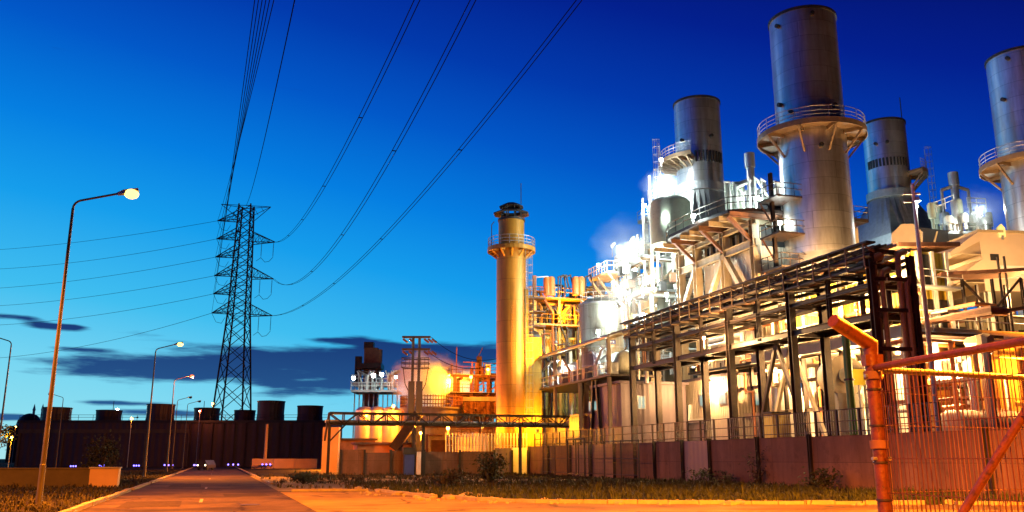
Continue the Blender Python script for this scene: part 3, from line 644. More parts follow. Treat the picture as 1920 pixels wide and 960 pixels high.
for (py, tip), ex, w in zip(tipsL.items(), ends[::-1], words[::-1]):
    cable(f'power line in the steep bundle above the pylon, {w} from left', tip, P(ex, -2, 66), ((402+ex)/2-8 if False else ex-(ex-tip.x*0-402)*.42, 190), g, 1, .04)
for (py, tip), ey, my, w in zip(tipsL.items(), (469, 505, 541, 574, 610, 672), (447, 484, 518, 552, 588, 640), ('topmost', 'second highest', 'third highest', 'fourth highest', 'fifth highest', 'lowest')):
    cable(f'{w} of the long power lines running from pylon to left edge', tip, P(-15, ey, 300), (200, my), 'power lines running left from the pylon', 1, .055, 1.3)
# ------------------------------------------------------------------ long concrete wall, panels and posts, railing on top
WX = 32.0; WH = 2.85
cw = thing('concrete_wall', 'long concrete panel wall with dark posts along the plant, red under the street light', 'wall', (WX, 60, 0))
ys = [18, 24.5, 31, 37.3, 43.4, 48.6, 54.4, 58.2, 62.6, 66.0, 70, 75, 80, 86, 92]
for a, b in zip(ys, ys[1:]):
    pur = (54 < a < 58) or a in (70, 75)
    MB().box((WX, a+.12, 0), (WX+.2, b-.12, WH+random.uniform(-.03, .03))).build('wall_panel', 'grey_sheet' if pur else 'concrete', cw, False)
for y in ys:
    MB().ibeam((WX-.06, y, 0), (WX-.06, y, WH+(.05 if y > 60 else .1)), .22, .22).build('post', 'dark_steel', cw, False)
cw2 = thing('concrete_wall', 'return stretch of low wall with patchy panels crossing behind the waste ground', 'wall', (22, 92, 0))
xs = [11.8, 14.2, 16.9, 20.4, 24.2, 28.0, 30.0, 31.8]
for i, (a, b) in enumerate(zip(xs, xs[1:])):
    MB().box((a+.1, 92, 0), (b-.1, 92.25, (2.5, 2.2, 2.4, 2.3, 2.35, 2.7, 2.75)[i])).build('wall_panel', 'white_paint' if i == 6 else ('grey_sheet' if i == 5 else 'concrete'), cw2, False)
for x in xs: MB().box((x-.1, 91.9, 0), (x+.1, 92.3, 2.5)).build('post', 'dark_steel', cw2, False)
rl = thing('railing_fence', 'dark steel post fence standing behind the top of the long wall', 'fence', (WX+.35, 60, 0))
yy = [34+1.85*i for i in range(32)]
for y in yy: MB().box((WX+.3, y-.06, 0), (WX+.42, y+.06, 4.25)).build('post', 'brown_steel', rl, False)
mb = MB()
for z in (4.22, 3.6, 3.05): mb.beam((WX+.36, 34, z), (WX+.36, yy[-1], z), .05)
mb.build('rail', 'brown_steel', rl, False)
mb = MB()
for i in range(0, 260): y = 34+i*.22; mb.tube((WX+.36, y, 2.9), (WX+.36, y, 4.2), .008, n=3) if y < yy[-1] else 0
mb.build('mesh', 'galv', rl, False)
pk = thing('picket_fence', 'pale picket fence standing behind the return wall below the yellow stack', 'fence', (28, 93, 0))
for i in range(26): x = 23+i*.36; MB().box((x-.07, 93, 0), (x+.07, 93.08, 4.3)).build('picket', 'galv', pk, False)
MB().beam((23, 93.12, 3.9), (32.2, 93.12, 3.9), .06).beam((23, 93.12, 3.0), (32.2, 93.12, 3.0), .06).build('rail', 'galv', pk, False)
bm = thing('mesh_fence', 'black mesh fence with a framed gate in front of the dark wall panels', 'fence', (30.6, 70, 0))
MX = 30.7
for y in (62.8, 66.0, 69.3, 72.6, 75.0, 77.6, 80.9, 84.2): MB().tube((MX, y, 0), (MX, y, 3.05), .06, n=6).build('post', 'dark_steel', bm)
mb = MB()
for z in (.35, 1.6, 3.0): mb.tube((MX, 62.8, z), (MX, 84.2, z), .03, n=4)
mb.build('rail', 'dark_steel', bm)
mb = MB(); y = 62.8
while y < 84.2: mb.tube((MX, y, .3), (MX, y, 3.0), .01, n=3); y += .16
z = .4
while z < 3: mb.tube((MX, 62.8, z), (MX, 84.2, z), .008, n=3); z += .3
mb.build('mesh', 'dark_steel', bm, False)
mb = MB().tube((30.3, 72.6, 0), (30.3, 72.6, 3.3), .08).tube((30.3, 76.6, 0), (30.3, 76.6, 3.3), .08).tube((30.3, 72.6, 3.3), (30.3, 76.6, 3.3), .08).tube((30.3, 74.6, .2), (30.3, 74.6, 3.3), .05).tube((30.3, 72.6, .25), (30.3, 76.6, .25), .06)
mb.build('gate_frame', 'dark_steel', bm)
bd = thing('blue_door', 'blue steel door or cabinet standing at the return wall', 'door', (18.0, 91.8, 0)); a = PY(757, 852, 91.7); b = PY(775, 890, 91.7)
MB().box((a.x, 91.3, 0), (b.x, 91.85, a.z)).build('panel', 'blue_paint', bd, False); MB().box((a.x-.15, 91.2, a.z), (b.x+.15, 91.9, a.z+.7)).build('hood', 'dark_steel', bd, False)
wd = thing('pale_pillar', 'pale concrete gatepost beside the blue cabinet', 'pillar', (19, 91.8, 0)); a = PY(780, 852, 91.6)
MB().box((a.x, 91.2, 0), (a.x+.75, 91.85, 2.3)).build('shaft', 'white_paint', wd, False)

# ------------------------------------------------------------------ pipe rack
RX0, RX1 = 35.0, 37.5; RY = [41.0, 48.5, 56, 64, 72.3]; rz = (9.5, 11.3, 12.5, 13.4)
rk = thing('pipe_rack', 'long brown steel pipe rack running along the wall, stacked with pipes', 'pipe rack', (36.2, 56, 0))
for x in (RX0, RX1):
    for y in RY[1:]: MB().ibeam((x, y, 0), (x, y, 13.4), .46, .42).build('column', 'brown_steel', rk, False)
for y in (44.6, 52.2, 60, 68):
    for x in (RX0, RX1): MB().ibeam((x, y, 9.5), (x, y, 13.2), .24, .24).build('post', 'brown_steel', rk, False)
for z in rz:
    for y in RY+[44.6, 52.2, 60, 68]: MB().ibeam((RX0, y, z), (RX1, y, z), .22, .3).build('cross_beam', 'brown_steel', rk, False)
    for x in (RX0-.02, RX1): MB().ibeam((x, RY[0]-.8, z+.02), (x, RY[-1]+.6, z+.02), .24, .36 if z < 10 else .22).build('long_beam', 'brown_steel', rk, False)
rnd = random.Random(11)
for z, n, rr in ((9.5, 8, (.08, .17)), (11.3, 7, (.07, .14)), (12.5, 7, (.07, .13)), (13.4, 4, (.07, .12))):
    x = RX0+.45
    for k in range(n):
        r = rnd.uniform(*rr); x += r+.06
        if x > RX1-.15: break
        y0 = RY[0]-rnd.uniform(.2, .9); y1 = RY[-1]+rnd.uniform(0, .7); zz = z+.16+r; pts = [(x, y0, zz), (x, y1, zz)]
        if rnd.random() < .45: pts.append((x, y1, zz-rnd.uniform(1.5, 3.5)))
        if rnd.random() < .0: pts.insert(0, (x, y0, zz-rnd.uniform(1, 2.5)))
        MB().path(pts, r, 8).build('pipe', rnd.choice(['insul', 'brown_steel', 'brown_steel', 'rust_steel']), rk); x += r+.05
# cable tray with brackets on the outside
MB().box((RX0-.75, RY[0]-1, 13.62), (RX0-.1, RY[-1]+.9, 13.72)).build('tray', 'brown_steel', rk, False)
MB().box((RX0-.62, RY[0]-.4, 12.28), (RX0-.2, RY[-1]+.5, 12.38)).build('tray', 'brown_steel', rk, False)
y = RY[0]-.6; mb = []
while y < RY[-1]+.6:
    MB().beam((RX0-.7, y, 13.58), (RX0+.1, y, 13.2), .08).beam((RX0-.6, y, 12.25), (RX0+.1, y, 12.25), .09).beam((RX0-.66, y, 12.3), (RX0-.66, y, 13.6), .07).build('bracket', 'platform_brown', rk, False); y += 1.55
MB().path([(RX0-.45, RY[0]-1, 12.9), (RX0-.45, RY[-1]+.7, 12.9)], .16, 8).build('pipe', 'brown_steel', rk)
# braces
for y0, y1 in ((56, 52.25), (48.5, 52.15)): MB().beam((36.3, y0-.3*(1 if y0 > 52 else -1), 1.5), (36.3, y1, 9.3), .24).build('brace', 'brown_steel', rk, False)
for y0, y1 in ((56, 52.25), (48.5, 52.15)): MB().beam((RX1, y0, 1.5), (RX1, y1, 9.3), .24).build('brace', 'cream', rk, False)
# risers at the near end
for i, (x, y) in enumerate(((35.1, 40.6), (35.45, 40.4), (36.5, 40.2), (36.85, 40.1))):
    tz = (13.0, 12.2, 13.3, 11.7, 12.6)[i]; r = (.2, .15, .17, .2, .13)[i]
    MB().path([(x, y, 0), (x, y, tz-.5), (x+.12, y, tz-.15), (x+.5, y, tz), (x+.9, y+2.2, tz)], r, 9).build('riser_pipe', 'platform_brown', rk)
for z in (7.6, 9.8, 11.6): MB().beam((34.8, 40.4, z), (37.2, 40.0, z), .22).build('pipe_support', 'brown_steel', rk, False)
for x, y in ((34.8, 40.5), (37.2, 40.0)): MB().ibeam((x, y, 0), (x, y, 13.0), .36, .34).build('column', 'brown_steel', rk, False)
MB().path([(36.9, 41.6, 12.9), (36.9, 41.6, 9.9), (36.7, 41.6, 9.3), (36.3, 41.6, 9.1), (35.9, 41.6, 9.4), (35.7, 41.6, 10), (35.7, 41.6, 12.6)], .17, 9).build('pipe_loop', 'brown_steel', rk)
gp = thing('green_pipe', 'tall dark green drain pipe standing under the pipe rack', 'pipe', (36, 44.6, 0)); MB().tube((36, 44.6, 0), (36, 44.6, 9.45), .24, n=12).build('pipe', 'green_paint', gp)
for z in (2.8, 6.2, 9.2): MB().tube((36, 44.6, z), (36, 44.6, z+.12), .31, n=12).build('clamp', 'dark_steel', gp)

# ------------------------------------------------------------------ stacks
def ring_platform(t, c, z, ri, ro, a0, a1, mt='galv', n=40, under='platform_brown', nb=10, drop=2.2, rail_=True, bl=True):
    c = V(c); full = a1-a0 > 6.2
    f = MB(); m = n if full else n
    ring = [(ri, z), (ro, z), (ro, z+.12), (ri, z+.12), (ri, z)]
    f.lathe((c.x, c.y, 0), ring, n, a0, a1, cap=False).build('deck', under, t, False)
    MB().lathe((c.x, c.y, 0), [(ro, z-.3), (ro+.05, z-.3), (ro+.05, z+.2), (ro, z+.2)], n, a0, a1, cap=False).build('kick_plate', under, t, False)
    pts = [c+V((ro*.985*cos(a0+(a1-a0)*i/n), ro*.985*sin(a0+(a1-a0)*i/n), z+.12)) for i in range(n if full else n+1)]
    if rail_:
        r = MB()
        for k in (.4, .75, 1.15): r.path([p+UP*k for p in pts], .035, 5, closed=full)
        for i in range(0, len(pts), 2): r.tube(pts[i], pts[i]+UP*1.15, .035, n=4)
        r.build('railing', mt, t)
    if bl:
        for i in range(nb):
            a = a0+(a1-a0)*(i+.5)/nb; d = V((cos(a), sin(a), 0)); sd = V((-sin(a), cos(a), 0))
            MB().beam(c+d*ri*.99+UP*(z-.18), c+d*ro*.99+UP*(z-.18), .16, .32).beam(c+d*ri+UP*(z-drop), c+d*(ro-.15)+UP*(z-.3), .16).build('bracket', under, t, False)
def stack(label, c, r, z0, z1, mt='stack_sheet', ports=(), neck=None):
    t = thing('chimney_stack', label, 'chimney', (c[0], c[1], 0), 'plant chimney stacks')
    x, y = c
    MB().lathe((x, y, 0), [(r, z0), (r, z1)] if neck is None else [(r, z0), (r, neck[0]), (neck[1], neck[0]+.02), (neck[1], z1)], 64, cap=False).build('shell', mt, t)
    if neck: r = neck[1]
    MB().lathe((x, y, 0), [(r-.12, z1-6), (r-.12, z1)], 48, cap=False).build('liner', 'dark_steel', t)
    MB().lathe((x, y, 0), [(r-.12, z1), (r+.1, z1), (r+.1, z1-.25), (r+.003, z1-.25)], 64, cap=False).build('top_rim', 'dark_steel', t, False)
    for a, z in ports:
        d = V((cos(a), sin(a), 0)); MB().tube(V((x, y, z))+d*(r-.05), V((x, y, z))+d*(r+.35), .2, n=10).build('sampling_port', 'dark_steel', t)
    return t
S3 = (49.6, 63.8); S2 = (50.2, 84.6); S4 = (75.8, 83.6); S5 = (74.1, 62.2); S1 = (30.9, 95.0)
cam_a = lambda c: atan2(-c[1], -c[0])   # bearing from a stack towards the road
s3 = stack('large silver stack with round platform, tallest in the picture centre right', S3, 3.0, 19, 41.9, ports=[(cam_a(S3)-.75, 40.6), (cam_a(S3)+.3, 41), (cam_a(S3)-.5, 31.9), (cam_a(S3)+.75, 32.2), (cam_a(S3)+.25, 28.4), (cam_a(S3)-.9, 33)])
ring_platform(s3, (*S3, 0), 30.2, 3.0, 4.75, 0, 2*pi, nb=9, under='platform_brown')
MB().lathe((*S3, 0), [(3.0, 19), (3.05, 18.7), (4.0, 17.2), (4.0, 16.6)], 48, cap=False).build('base_flare', 'bare_sheet', s3)
s5 = stack('silver stack with half visible platform at the right picture edge', S5, 3.0, 14, 41.0, ports=[(cam_a(S5)-.3, 40), (cam_a(S5)-.6, 36)])
ring_platform(s5, (*S5, 0), 29.6, 3.0, 4.75, 0, 2*pi, nb=9, under='platform_brown')
s2 = stack('shorter looking silver stack with fan shaped platform on its left side, behind the bright boiler', S2, 2.62, 31.5, 41.9, ports=[(cam_a(S2)-.7, 36.8), (cam_a(S2)+.55, 37)])
aL = cam_a(S2)-1.15
ring_platform(s2, (*S2, 0), 34.6, 2.6, 4.5, aL-.95, aL+.95, nb=8, under='platform_brown', n=24, drop=1.0)
for i in range(9): a = cam_a(S2)-.15+i*.16; d = V((cos(a), sin(a), 0)); MB().beam(V((*S2, 34.0))+d*2.6, V((*S2, 35.3))+d*2.62, .16, .35).build('lug', 'dark_steel', s2, False)
d = V((cos(aL), sin(aL), 0)); sd = V((-sin(aL), cos(aL), 0))
MB().ladder(V((*S2, 27))+d*4.6+sd*-.6, 9.6, sd, d).ladder(V((*S2, 27))+d*5.2+sd*.8, 9.6, sd, d, False).build('ladder', 'galv', s2)
def transition(t, c, r, z0, z1, hw, ax, m='bare_sheet', zc=None):   # round collar down to a square duct
    n = 32; A = [V((c[0]+r*cos(2*pi*i/n+pi/4), c[1]+r*sin(2*pi*i/n+pi/4), z1)) for i in range(n)]
    B = []
    for i in range(n):
        a = 2*pi*i/n+pi/4; q = V((cos(a), sin(a), 0)); k = hw/max(abs(q.x), abs(q.y)); B.append(V((c[0], c[1], z0))+q*k)
    MB().loft(A, B, False).build('transition_hood', m, t, False)
    MB().lathe((*c, 0), [(r+.003, z1-.02), (r+.25, z1-.02), (r+.25, z1+.9), (r+.003, z1+.9)], 48, cap=False).build('collar', m, t, False)
transition(s2, S2, 2.62, 26.6, 30.8, 3.3, None, 'bare_sheet')
MB().box((S2[0]-3.3, S2[1]-3.3, 22), (S2[0]+3.3, S2[1]+3.3, 26.6)).build('duct_box', 'white_casing', s2, False)
s4 = stack('silver stack with an angular grey hood below, behind the tall platform stack', S4, 2.5, 33, 42.1, ports=[(cam_a(S4)-.4, 38.9), (cam_a(S4)+.1, 38.9)])
for i in range(13): a = cam_a(S4)-.95+i*.16; d = V((cos(a), sin(a), 0)); MB().beam(V((*S4, 36.0))+d*2.48, V((*S4, 37.0))+d*2.5, .14, .3).build('lug', 'dark_steel', s4, False)
transition(s4, S4, 2.5, 26.8, 32.2, 4.3, None, 'galv')
MB().box((S4[0]-4.3, S4[1]-4.3, 14), (S4[0]+4.3, S4[1]+4.3, 26.8)).build('duct_box', 'galv', s4, False)
aR = cam_a(S4)+1.45
ring_platform(s4, (*S4, 0), 35.2, 2.5, 4.4, aR-.45, aR+.6, nb=5, under='platform_brown', n=16)
d = V((cos(aR), sin(aR), 0)); MB().ladder(V((*S4, 27))+d*4.3, 11, (-d.y, d.x, 0), d).build('ladder', 'galv', s4); MB().tube(V((*S4, 41.5))+d*2.2, V((*S4, 45.2))+d*2.2, .06, n=5).build('lightning_rod', 'dark_steel', s4)
# octagonal beige end piece and dark box beside hood of S4
oc = thing('filter_duct', 'pinkish octagonal duct end beside the grey angular hood', 'duct', tuple(P(1700, 445, 88)))
o = [P(x, y, 88) for x, y in ((1672, 438), (1690, 420), (1712, 419), (1729, 434), (1729, 462), (1716, 476), (1686, 478), (1671, 464))]
MB().prism(o, (RT*.6+FW*.8).normalized()*5).build('casing', 'beige', oc, False)
MB().obox(P(1730, 462, 88.2), RT*3.4+FW*1.2, FW*3, UP*2.0).build('louvre_box', 'dark_steel', oc, False)
MB().beam(P(1750, 460, 88), P(1757, 434, 88), .15).build('strut', 'cream', oc, False)
o2 = P(1700, 478, 89.2); MB().obox((o2.x-1.2, o2.y, 0), (2.4, 0, 0), (0, 2.4, 0), (0, 0, o2.z)).build('support_leg', 'white_paint', oc, False)

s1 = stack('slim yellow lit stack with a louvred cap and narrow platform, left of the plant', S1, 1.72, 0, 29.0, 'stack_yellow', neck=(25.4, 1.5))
ring_platform(s1, (*S1, 0), 25.3, 1.72, 2.75, 0, 2*pi, nb=12, under='stack_yellow', n=32, drop=1.0)
MB().lathe((*S1, 0), [(1.3, 29.72), (2.2, 29.6), (2.2, 29.68), (1.2, 30.12), (1.1, 30.05), (1.3, 29.72)], 8, cap=False).lathe((*S1, 0), [(.9, 30.5), (1.5, 30.45), (1.5, 30.52), (.7, 30.95), (0, 31.0)], 8, cap=False).build('cap', 'dark_steel', s1, False)
mb = MB()
for i in range(8): a = i*pi/4; mb.beam((S1[0]+1.3*cos(a), S1[1]+1.3*sin(a), 28.8), (S1[0]+1.1*cos(a), S1[1]+1.1*sin(a), 30.7), .12)
mb.build('cap_strut', 'dark_steel', s1, False)
MB().tube((S1[0]+1.2, S1[1], 31), (S1[0]+1.2, S1[1], 33.6), .05, n=5).build('lightning_rod', 'dark_steel', s1)
MB().path([(S1[0]-2.6, S1[1]-.6, 25.4), (S1[0]-2.6, S1[1]-.6, 28), (S1[0]-2.3, S1[1]-.6, 28.4)], .05, 5).build('lamp_stub', 'dark_steel', s1)
d = (RT*.9-FW*.45).normalized(); sd = V((-d.y, d.x, 0)); MB().ladder(V((*S1, 4))+d*1.95, 21.5, sd, d).build('ladder', 'galv', s1)
MB().ladder(V((*S1, 1))+(-FW)*1.9+RT*.25, 18, RT, -FW, False).build('ladder', 'stack_yellow', s1)
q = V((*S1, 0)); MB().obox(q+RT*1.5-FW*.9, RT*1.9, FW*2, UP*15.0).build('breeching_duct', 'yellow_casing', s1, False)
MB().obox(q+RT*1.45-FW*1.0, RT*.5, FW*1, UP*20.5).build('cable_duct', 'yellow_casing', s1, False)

# ------------------------------------------------------------------ generic boiler steelwork
def steel_block(t, x0, x1, y0, y1, levels, nx, ny, m='white_paint', casing=None, cin=1.6, over=1.2, pipes=14, seed=1, pm=('insul', 'white_paint', 'pale_green'), braces=True, top=None):
    rnd = random.Random(seed); xs = [x0+(x1-x0)*i/nx for i in range(nx+1)]; ys = [y0+(y1-y0)*i/ny for i in range(ny+1)]; zt = levels[-1]
    for x in xs:
        for y in ys:
            if x in (x0, x1) or y in (y0, y1): MB().ibeam((x, y, 0), (x, y, zt+rnd.choice([0, 0, 1.2])), .36, .36).build('column', m, t, False)
    if casing: MB().box((x0+cin, y0+cin, 2.5), (x1-cin, y1-cin, (top or zt)-.4)).build('casing', casing, t, False)
    for li, z in enumerate(levels):
        for x in xs: MB().ibeam((x, y0-over, z), (x, y1, z), .2, .32).build('beam', m, t, False)
        for y in ys: MB().ibeam((x0-over, y, z+.01), (x1, y, z+.01), .2, .3).build('beam', m, t, False)
        f = MB().box((x0-over, y0-over, z+.17), (x1, y0+cin*.9, z+.22)).box((x0-over, y0+cin*.9, z+.17), (x0+cin*.9, y1, z+.22)).build('walkway', 'galv', t, False)
        ORG[f.name] = ORG[t.name]
        MB().rail([(x0-over, y1, z+.22), (x0-over, y0-over, z+.22), (x1, y0-over, z+.22)], 1.1, 1.7, .035).build('railing', m, t)
    zz = [0]+list(levels)
    if braces:
        for a, b in zip(zz, zz[1:]):
            for u, w in zip(ys, ys[1:]):
                if rnd.random() < .5: MB().beam((x0, u, a+.3), (x0, w, b-.2), .16).build('brace', m, t, False)
            for u, w in zip(xs, xs[1:]):
                if rnd.random() < .55: MB().beam((u, y0, a+.3), (w, y0, b-.2), .16).build('brace', m, t, False)
    for k in range(pipes):
        r = rnd.choice([.08, .1, .14, .2, .28]); za = rnd.choice(zz[:-1]); zb = min(zt+1.5, za+rnd.uniform(4, 11)); fx = rnd.random() < .55
        if fx: x = rnd.uniform(x0+.3, x1-.3); y = y0-rnd.uniform(-.9, .5); e = V((rnd.choice([-1, 1])*rnd.uniform(1.5, 4), 0, 0)); w = V((0, rnd.uniform(1, 2.5), 0))
        else: y = rnd.uniform(y0+.3, y1-.3); x = x0-rnd.uniform(-.9, .5); e = V((0, rnd.choice([-1, 1])*rnd.uniform(1.5, 4), 0)); w = V((rnd.uniform(1, 2.5), 0, 0))
        p = V((x, y, za+.5)); pts = [p+w, p, p+UP*(zb-za)]
        if rnd.random() < .6: pts += [pts[-1]+e]
        if rnd.random() < .4: pts += [pts[-1]+UP*rnd.uniform(.8, 2.2)]
        MB().path(pts, r, 7).build('pipe', rnd.choice(pm), t)
    for k in range(max(2, pipes//4)):
        x = rnd.uniform(x0, x1); z = rnd.choice(levels)+.22; y = y0-over*.4; s = rnd.uniform(.25, .5)
        MB().box((x-s, y-s*.6, z), (x+s, y+s*.6, z+rnd.uniform(.8, 1.6))).build('cabinet', rnd.choice(['white_paint', 'galv', 'bare_sheet']), t, False)
    return t
def vessel(t, c, r, z0, z1, m, n=28, legs=True):
    x, y = c; dz = r*.4
    MB().lathe((x, y, 0), [(.02, z0-dz*.8), (r*.55, z0-dz*.6), (r*.9, z0-dz*.2), (r, z0), (r, z1), (r*.9, z1+dz*.3), (r*.55, z1+dz*.75), (.02, z1+dz)], n).build('vessel', m, t)
def silencer(t, x, y, z0, z1, r, m='insul'):
    MB().lathe((x, y, 0), [(r*.45, z0), (r*.45, z0+(z1-z0)*.4), (r, z0+(z1-z0)*.45), (r, z1-.2), (r*.8, z1), (r*.5, z1)], 16).build('silencer', m, t)
def pipe(t, pts, r, m='insul', n=8): return MB().path(pts, r, n).build('pipe', m, t)

# white floodlit boiler house behind the rack
hb = thing('boiler_house', 'white floodlit boiler house packed with pipes and walkways below the left stack', 'boiler house', (49, 92, 0))
steel_block(hb, 44.2, 55, 86, 99, (7, 11.5, 15.5, 19.5, 23.2), 3, 3, 'platform_brown', 'white_casing', pipes=34, seed=5)
hb2 = thing('boiler_annex', 'lower floodlit boiler annex with an overhanging corner balcony', 'boiler house', (46, 103, 0))
steel_block(hb2, 43.5, 54, 99.6, 107, (8, 13, 18.2, 22.2), 2, 2, 'pale_green', 'white_casing', pipes=20, seed=8)
b0 = P(1118, 520, 103); MB().box((b0.x, b0.y-3.2, b0.z), (44, b0.y+2.2, b0.z+.2)).build('balcony', 'cream', hb2, False)
MB().rail([(44, b0.y-3.2, b0.z+.2), (b0.x, b0.y-3.2, b0.z+.2), (b0.x, b0.y+2.2, b0.z+.2)], 1.2, .8, .05).build('railing', 'white_paint', hb2)
for k in (-3, 0, 2): MB().beam((43.6, b0.y+k, b0.z-2.4), (b0.x+.2, b0.y+k, b0.z), .2).build('balcony_brace', 'cream', hb2, False)
# upper floors with the big drum
steel_block(hb, 48.5, 55, 87.5, 95, (26.5, 30.0), 2, 2, 'galv', None, pipes=22, seed=9, braces=True)
dr = P(1258, 420, 90.5); vessel(hb, (dr.x, dr.y), 2.15, 23.6, 28.2, 'pale_green')
MB().hcyl((46, 88.5, 25), (46, 97, 25), 1.0).build('steam_drum', 'insul', hb)
for px, pt, D in ((1208, 372, 96), (1232, 350, 95), (1222, 330, 94), (1197, 440, 99), (1185, 470, 100)):
    a = P(px, 470, D); b = P(px, pt, D); pipe(hb, [(a.x, a.y, a.z-4), (a.x, a.y, b.z)], .14, 'white_paint')
    MB().rail([(a.x-.5, a.y-.5, b.z-3), (a.x+.5, a.y-.5, b.z-3)], 1.1, .5).ladder((a.x+.3, a.y-.3, a.z), b.z-a.z-2, RT, -FW).build('vent_ladder', 'galv', hb)
for i in range(7): x = 45.5+i*1.3; silencer(hb, x, 86.6+(i % 2)*.9, 23.5, 26+(i*37 % 5)*.5, .34+.1*(i % 3), ('insul', 'white_paint', 'pale_green')[i % 3])
for i in range(6): y = 88+i*1.8; silencer(hb, 44.8+(i % 2)*.6, y, 23.4, 25.6+(i*53 % 4)*.5, .3+.12*(i % 2), 'insul')
rnd = random.Random(123)
for k in range(70):
    f = rnd.random() < .5; z = rnd.uniform(8, 23); r = rnd.choice([.06, .09, .12, .18])
    p = V((rnd.uniform(44.5, 54.5), 84.6-rnd.uniform(0, .5), z)) if f else V((42.9-rnd.uniform(0, .4), rnd.uniform(86.5, 106), z))
    e = V((rnd.uniform(-3, 3), 0, 0)) if f else V((0, rnd.uniform(-3, 3), 0))
    pts = [p, p+UP*rnd.uniform(-3, 3)]; pts += [pts[-1]+e]
    if rnd.random() < .5: pts += [pts[-1]+UP*rnd.uniform(-2.5, 2.5)]
    MB().path(pts, r, 6).build('pipe', rnd.choice(['brown_steel', 'platform_brown', 'galv', 'insul', 'dark_steel']), hb)
    if k % 2: MB().box(p-V((.35, .3, .5)), p+V((.35, .3, .5))).build('valve_box', rnd.choice(['dark_steel', 'platform_brown', 'galv', 'rust_steel']), hb, False)
# vents and silencers behind, between the two stacks
vt = thing('vent_stack', 'tall vent pipe in a frame above white silencers between the two middle stacks', 'vents', (60, 78, 0))
VX, VY = 57.5, 77.0
MB().box((VX-5, VY-3.5, 20.8), (VX+5.5, VY+5, 21.2)).build('deck', 'galv', vt, False)
for x in (VX-4.8, VX+5.2):
    for y in (VY-3.3, VY+4.6): MB().ibeam((x, y, 0), (x, y, 20.8), .5, .5).build('column', 'cream', vt, False)
def vent_top(t, px, py0, py1, D, half_, z0):
    a = P(px, py1, D); z1 = P(px, py0, D).z
    MB().lathe((a.x, a.y, 0), [(.42, z0), (.42, z1-1.6), (.55, z1-1.55), (.55, z1), (.45, z1)], 16).build('vent_pipe', 'bare_sheet', t)
    zf = z0+(z1-z0)*.72; o = V((a.x, a.y, 0))
    for s in (-1, 1): MB().path([o+RT*half_*s+UP*z0, o+RT*half_*s+UP*zf], .16, 8).build('frame_post', 'galv', t)
    MB().path([o-RT*half_+UP*zf, o+UP*(zf+.5), o+RT*half_+UP*zf], .2, 8).build('frame_beam', 'galv', t)
    MB().rail([o-RT*2.6-FW*1.5+UP*z0, o+RT*3.0-FW*1.5+UP*z0], 1.1, 1.0).build('railing', 'white_paint', t)
vent_top(vt, 1413, 288, 420, 89, 1.45, 21.2)
rnd = random.Random(31)
for i in range(15):
    px = 1368+i*7.6; D = 86+rnd.uniform(0, 4); a = P(px, 410, D); zt_ = P(px, rnd.uniform(335, 385), D).z; silencer(vt, a.x, a.y, 21.2, zt_, rnd.uniform(.25, .55), rnd.choice(['white_paint', 'insul', 'pale_green']))
for i in range(9):
    px = 1372+i*12; D = 85.5; a = P(px, 412, D); pipe(vt, [a, a+UP*rnd.uniform(2, 4.5), a+UP*4+RT*rnd.uniform(-1.6, 1.6)], rnd.choice([.09, .12, .16]), 'white_paint')
MB().path([P(1383, 395, 86), P(1383, 375, 86), P(1388, 365, 86), P(1397, 362, 86), P(1404, 368, 86), P(1404, 395, 86)], .3, 10).build('pipe_bend', 'white_paint', vt)
vt2 = thing('vent_stack', 'tall vent pipe in a frame above floodlit silencers near the right stack', 'vents', (70, 75, 0))
a = P(1808, 430, 95); MB().obox(V((a.x, a.y, a.z-1))-RT*4.2-FW*2, RT*8.6, FW*6, UP*.3).build('deck', 'galv', vt2, False)
for s in (-4, 4.2): MB().ibeam(V((a.x, a.y, 0))+RT*s, V((a.x, a.y, a.z-1))+RT*s, .5, .5).build('column', 'cream', vt2, False)
vent_top(vt2, 1800, 324, 440, 95, 1.5, a.z-.7)
for i in range(15):
    px = 1752+i*7.6; D = 92+rnd.uniform(0, 5); b = P(px, 440, D); zt_ = P(px, rnd.uniform(372, 418), D).z; silencer(vt2, b.x, b.y, a.z-.7, zt_, rnd.uniform(.3, .6), rnd.choice(['white_paint', 'insul', 'pale_green']))
MB().rail([P(1740, 405, 93), P(1790, 385, 93)], 1.2, 1.0, .05).build('railing', 'white_paint', vt2); MB().rail([P(1815, 390, 94), P(1850, 392, 94)], 1.2, 1.0, .05).build('railing', 'white_paint', vt2)
# ------------------------------------------------------------------ turbine inlet house with wide brown platform
ih = thing('inlet_house', 'corrugated cream inlet house under a wide dark canopy platform, with crossed braces', 'plant building', (46, 71, 0))
IX = 44.5
MB().box((IX+.6, 66.3, 9.5), (IX+10, 76.2, 20.3)).build('cladding', 'cream_sheet', ih, False)
MB().box((IX+.9, 66.6, 20.3), (IX+9.6, 75.9, 22.2)).build('louvre_band', 'black_roof', ih, False)
for i in range(9): y = 66.5+i*1.18; MB().box((IX+.65, y, 20.3), (IX+.9, y+.3, 22.2)).build('louvre_post', 'cream', ih, False)
for y in (66.2, 71.2, 76.4, 79.8): MB().ibeam((IX, y, 0), (IX, y, 22.6), .75, .6).build('column', 'cream', ih, False)
for x in (50, 55): MB().ibeam((x, 65.8, 0), (x, 65.8, 22.6), .6, .6).build('column', 'cream', ih, False)
for a, b in (((IX-.1, 66.4, 14), (IX-.1, 71.2, 20.4)), ((IX-.1, 76.2, 14), (IX-.1, 71.2, 20.4)), ((IX-.1, 79.8, 16), (IX-.1, 76.4, 20.4))): MB().beam(a, b, .45).build('brace', 'cream', ih, False)
MB().ibeam((IX-.12, 65.8, 20.5), (IX-.12, 80, 20.5), .4, .7).build('edge_beam', 'cream', ih, False); MB().ibeam((IX-.15, 65.6, 22.4), (IX-.15, 80, 22.4), .4, .5).build('edge_beam', 'cream', ih, False)
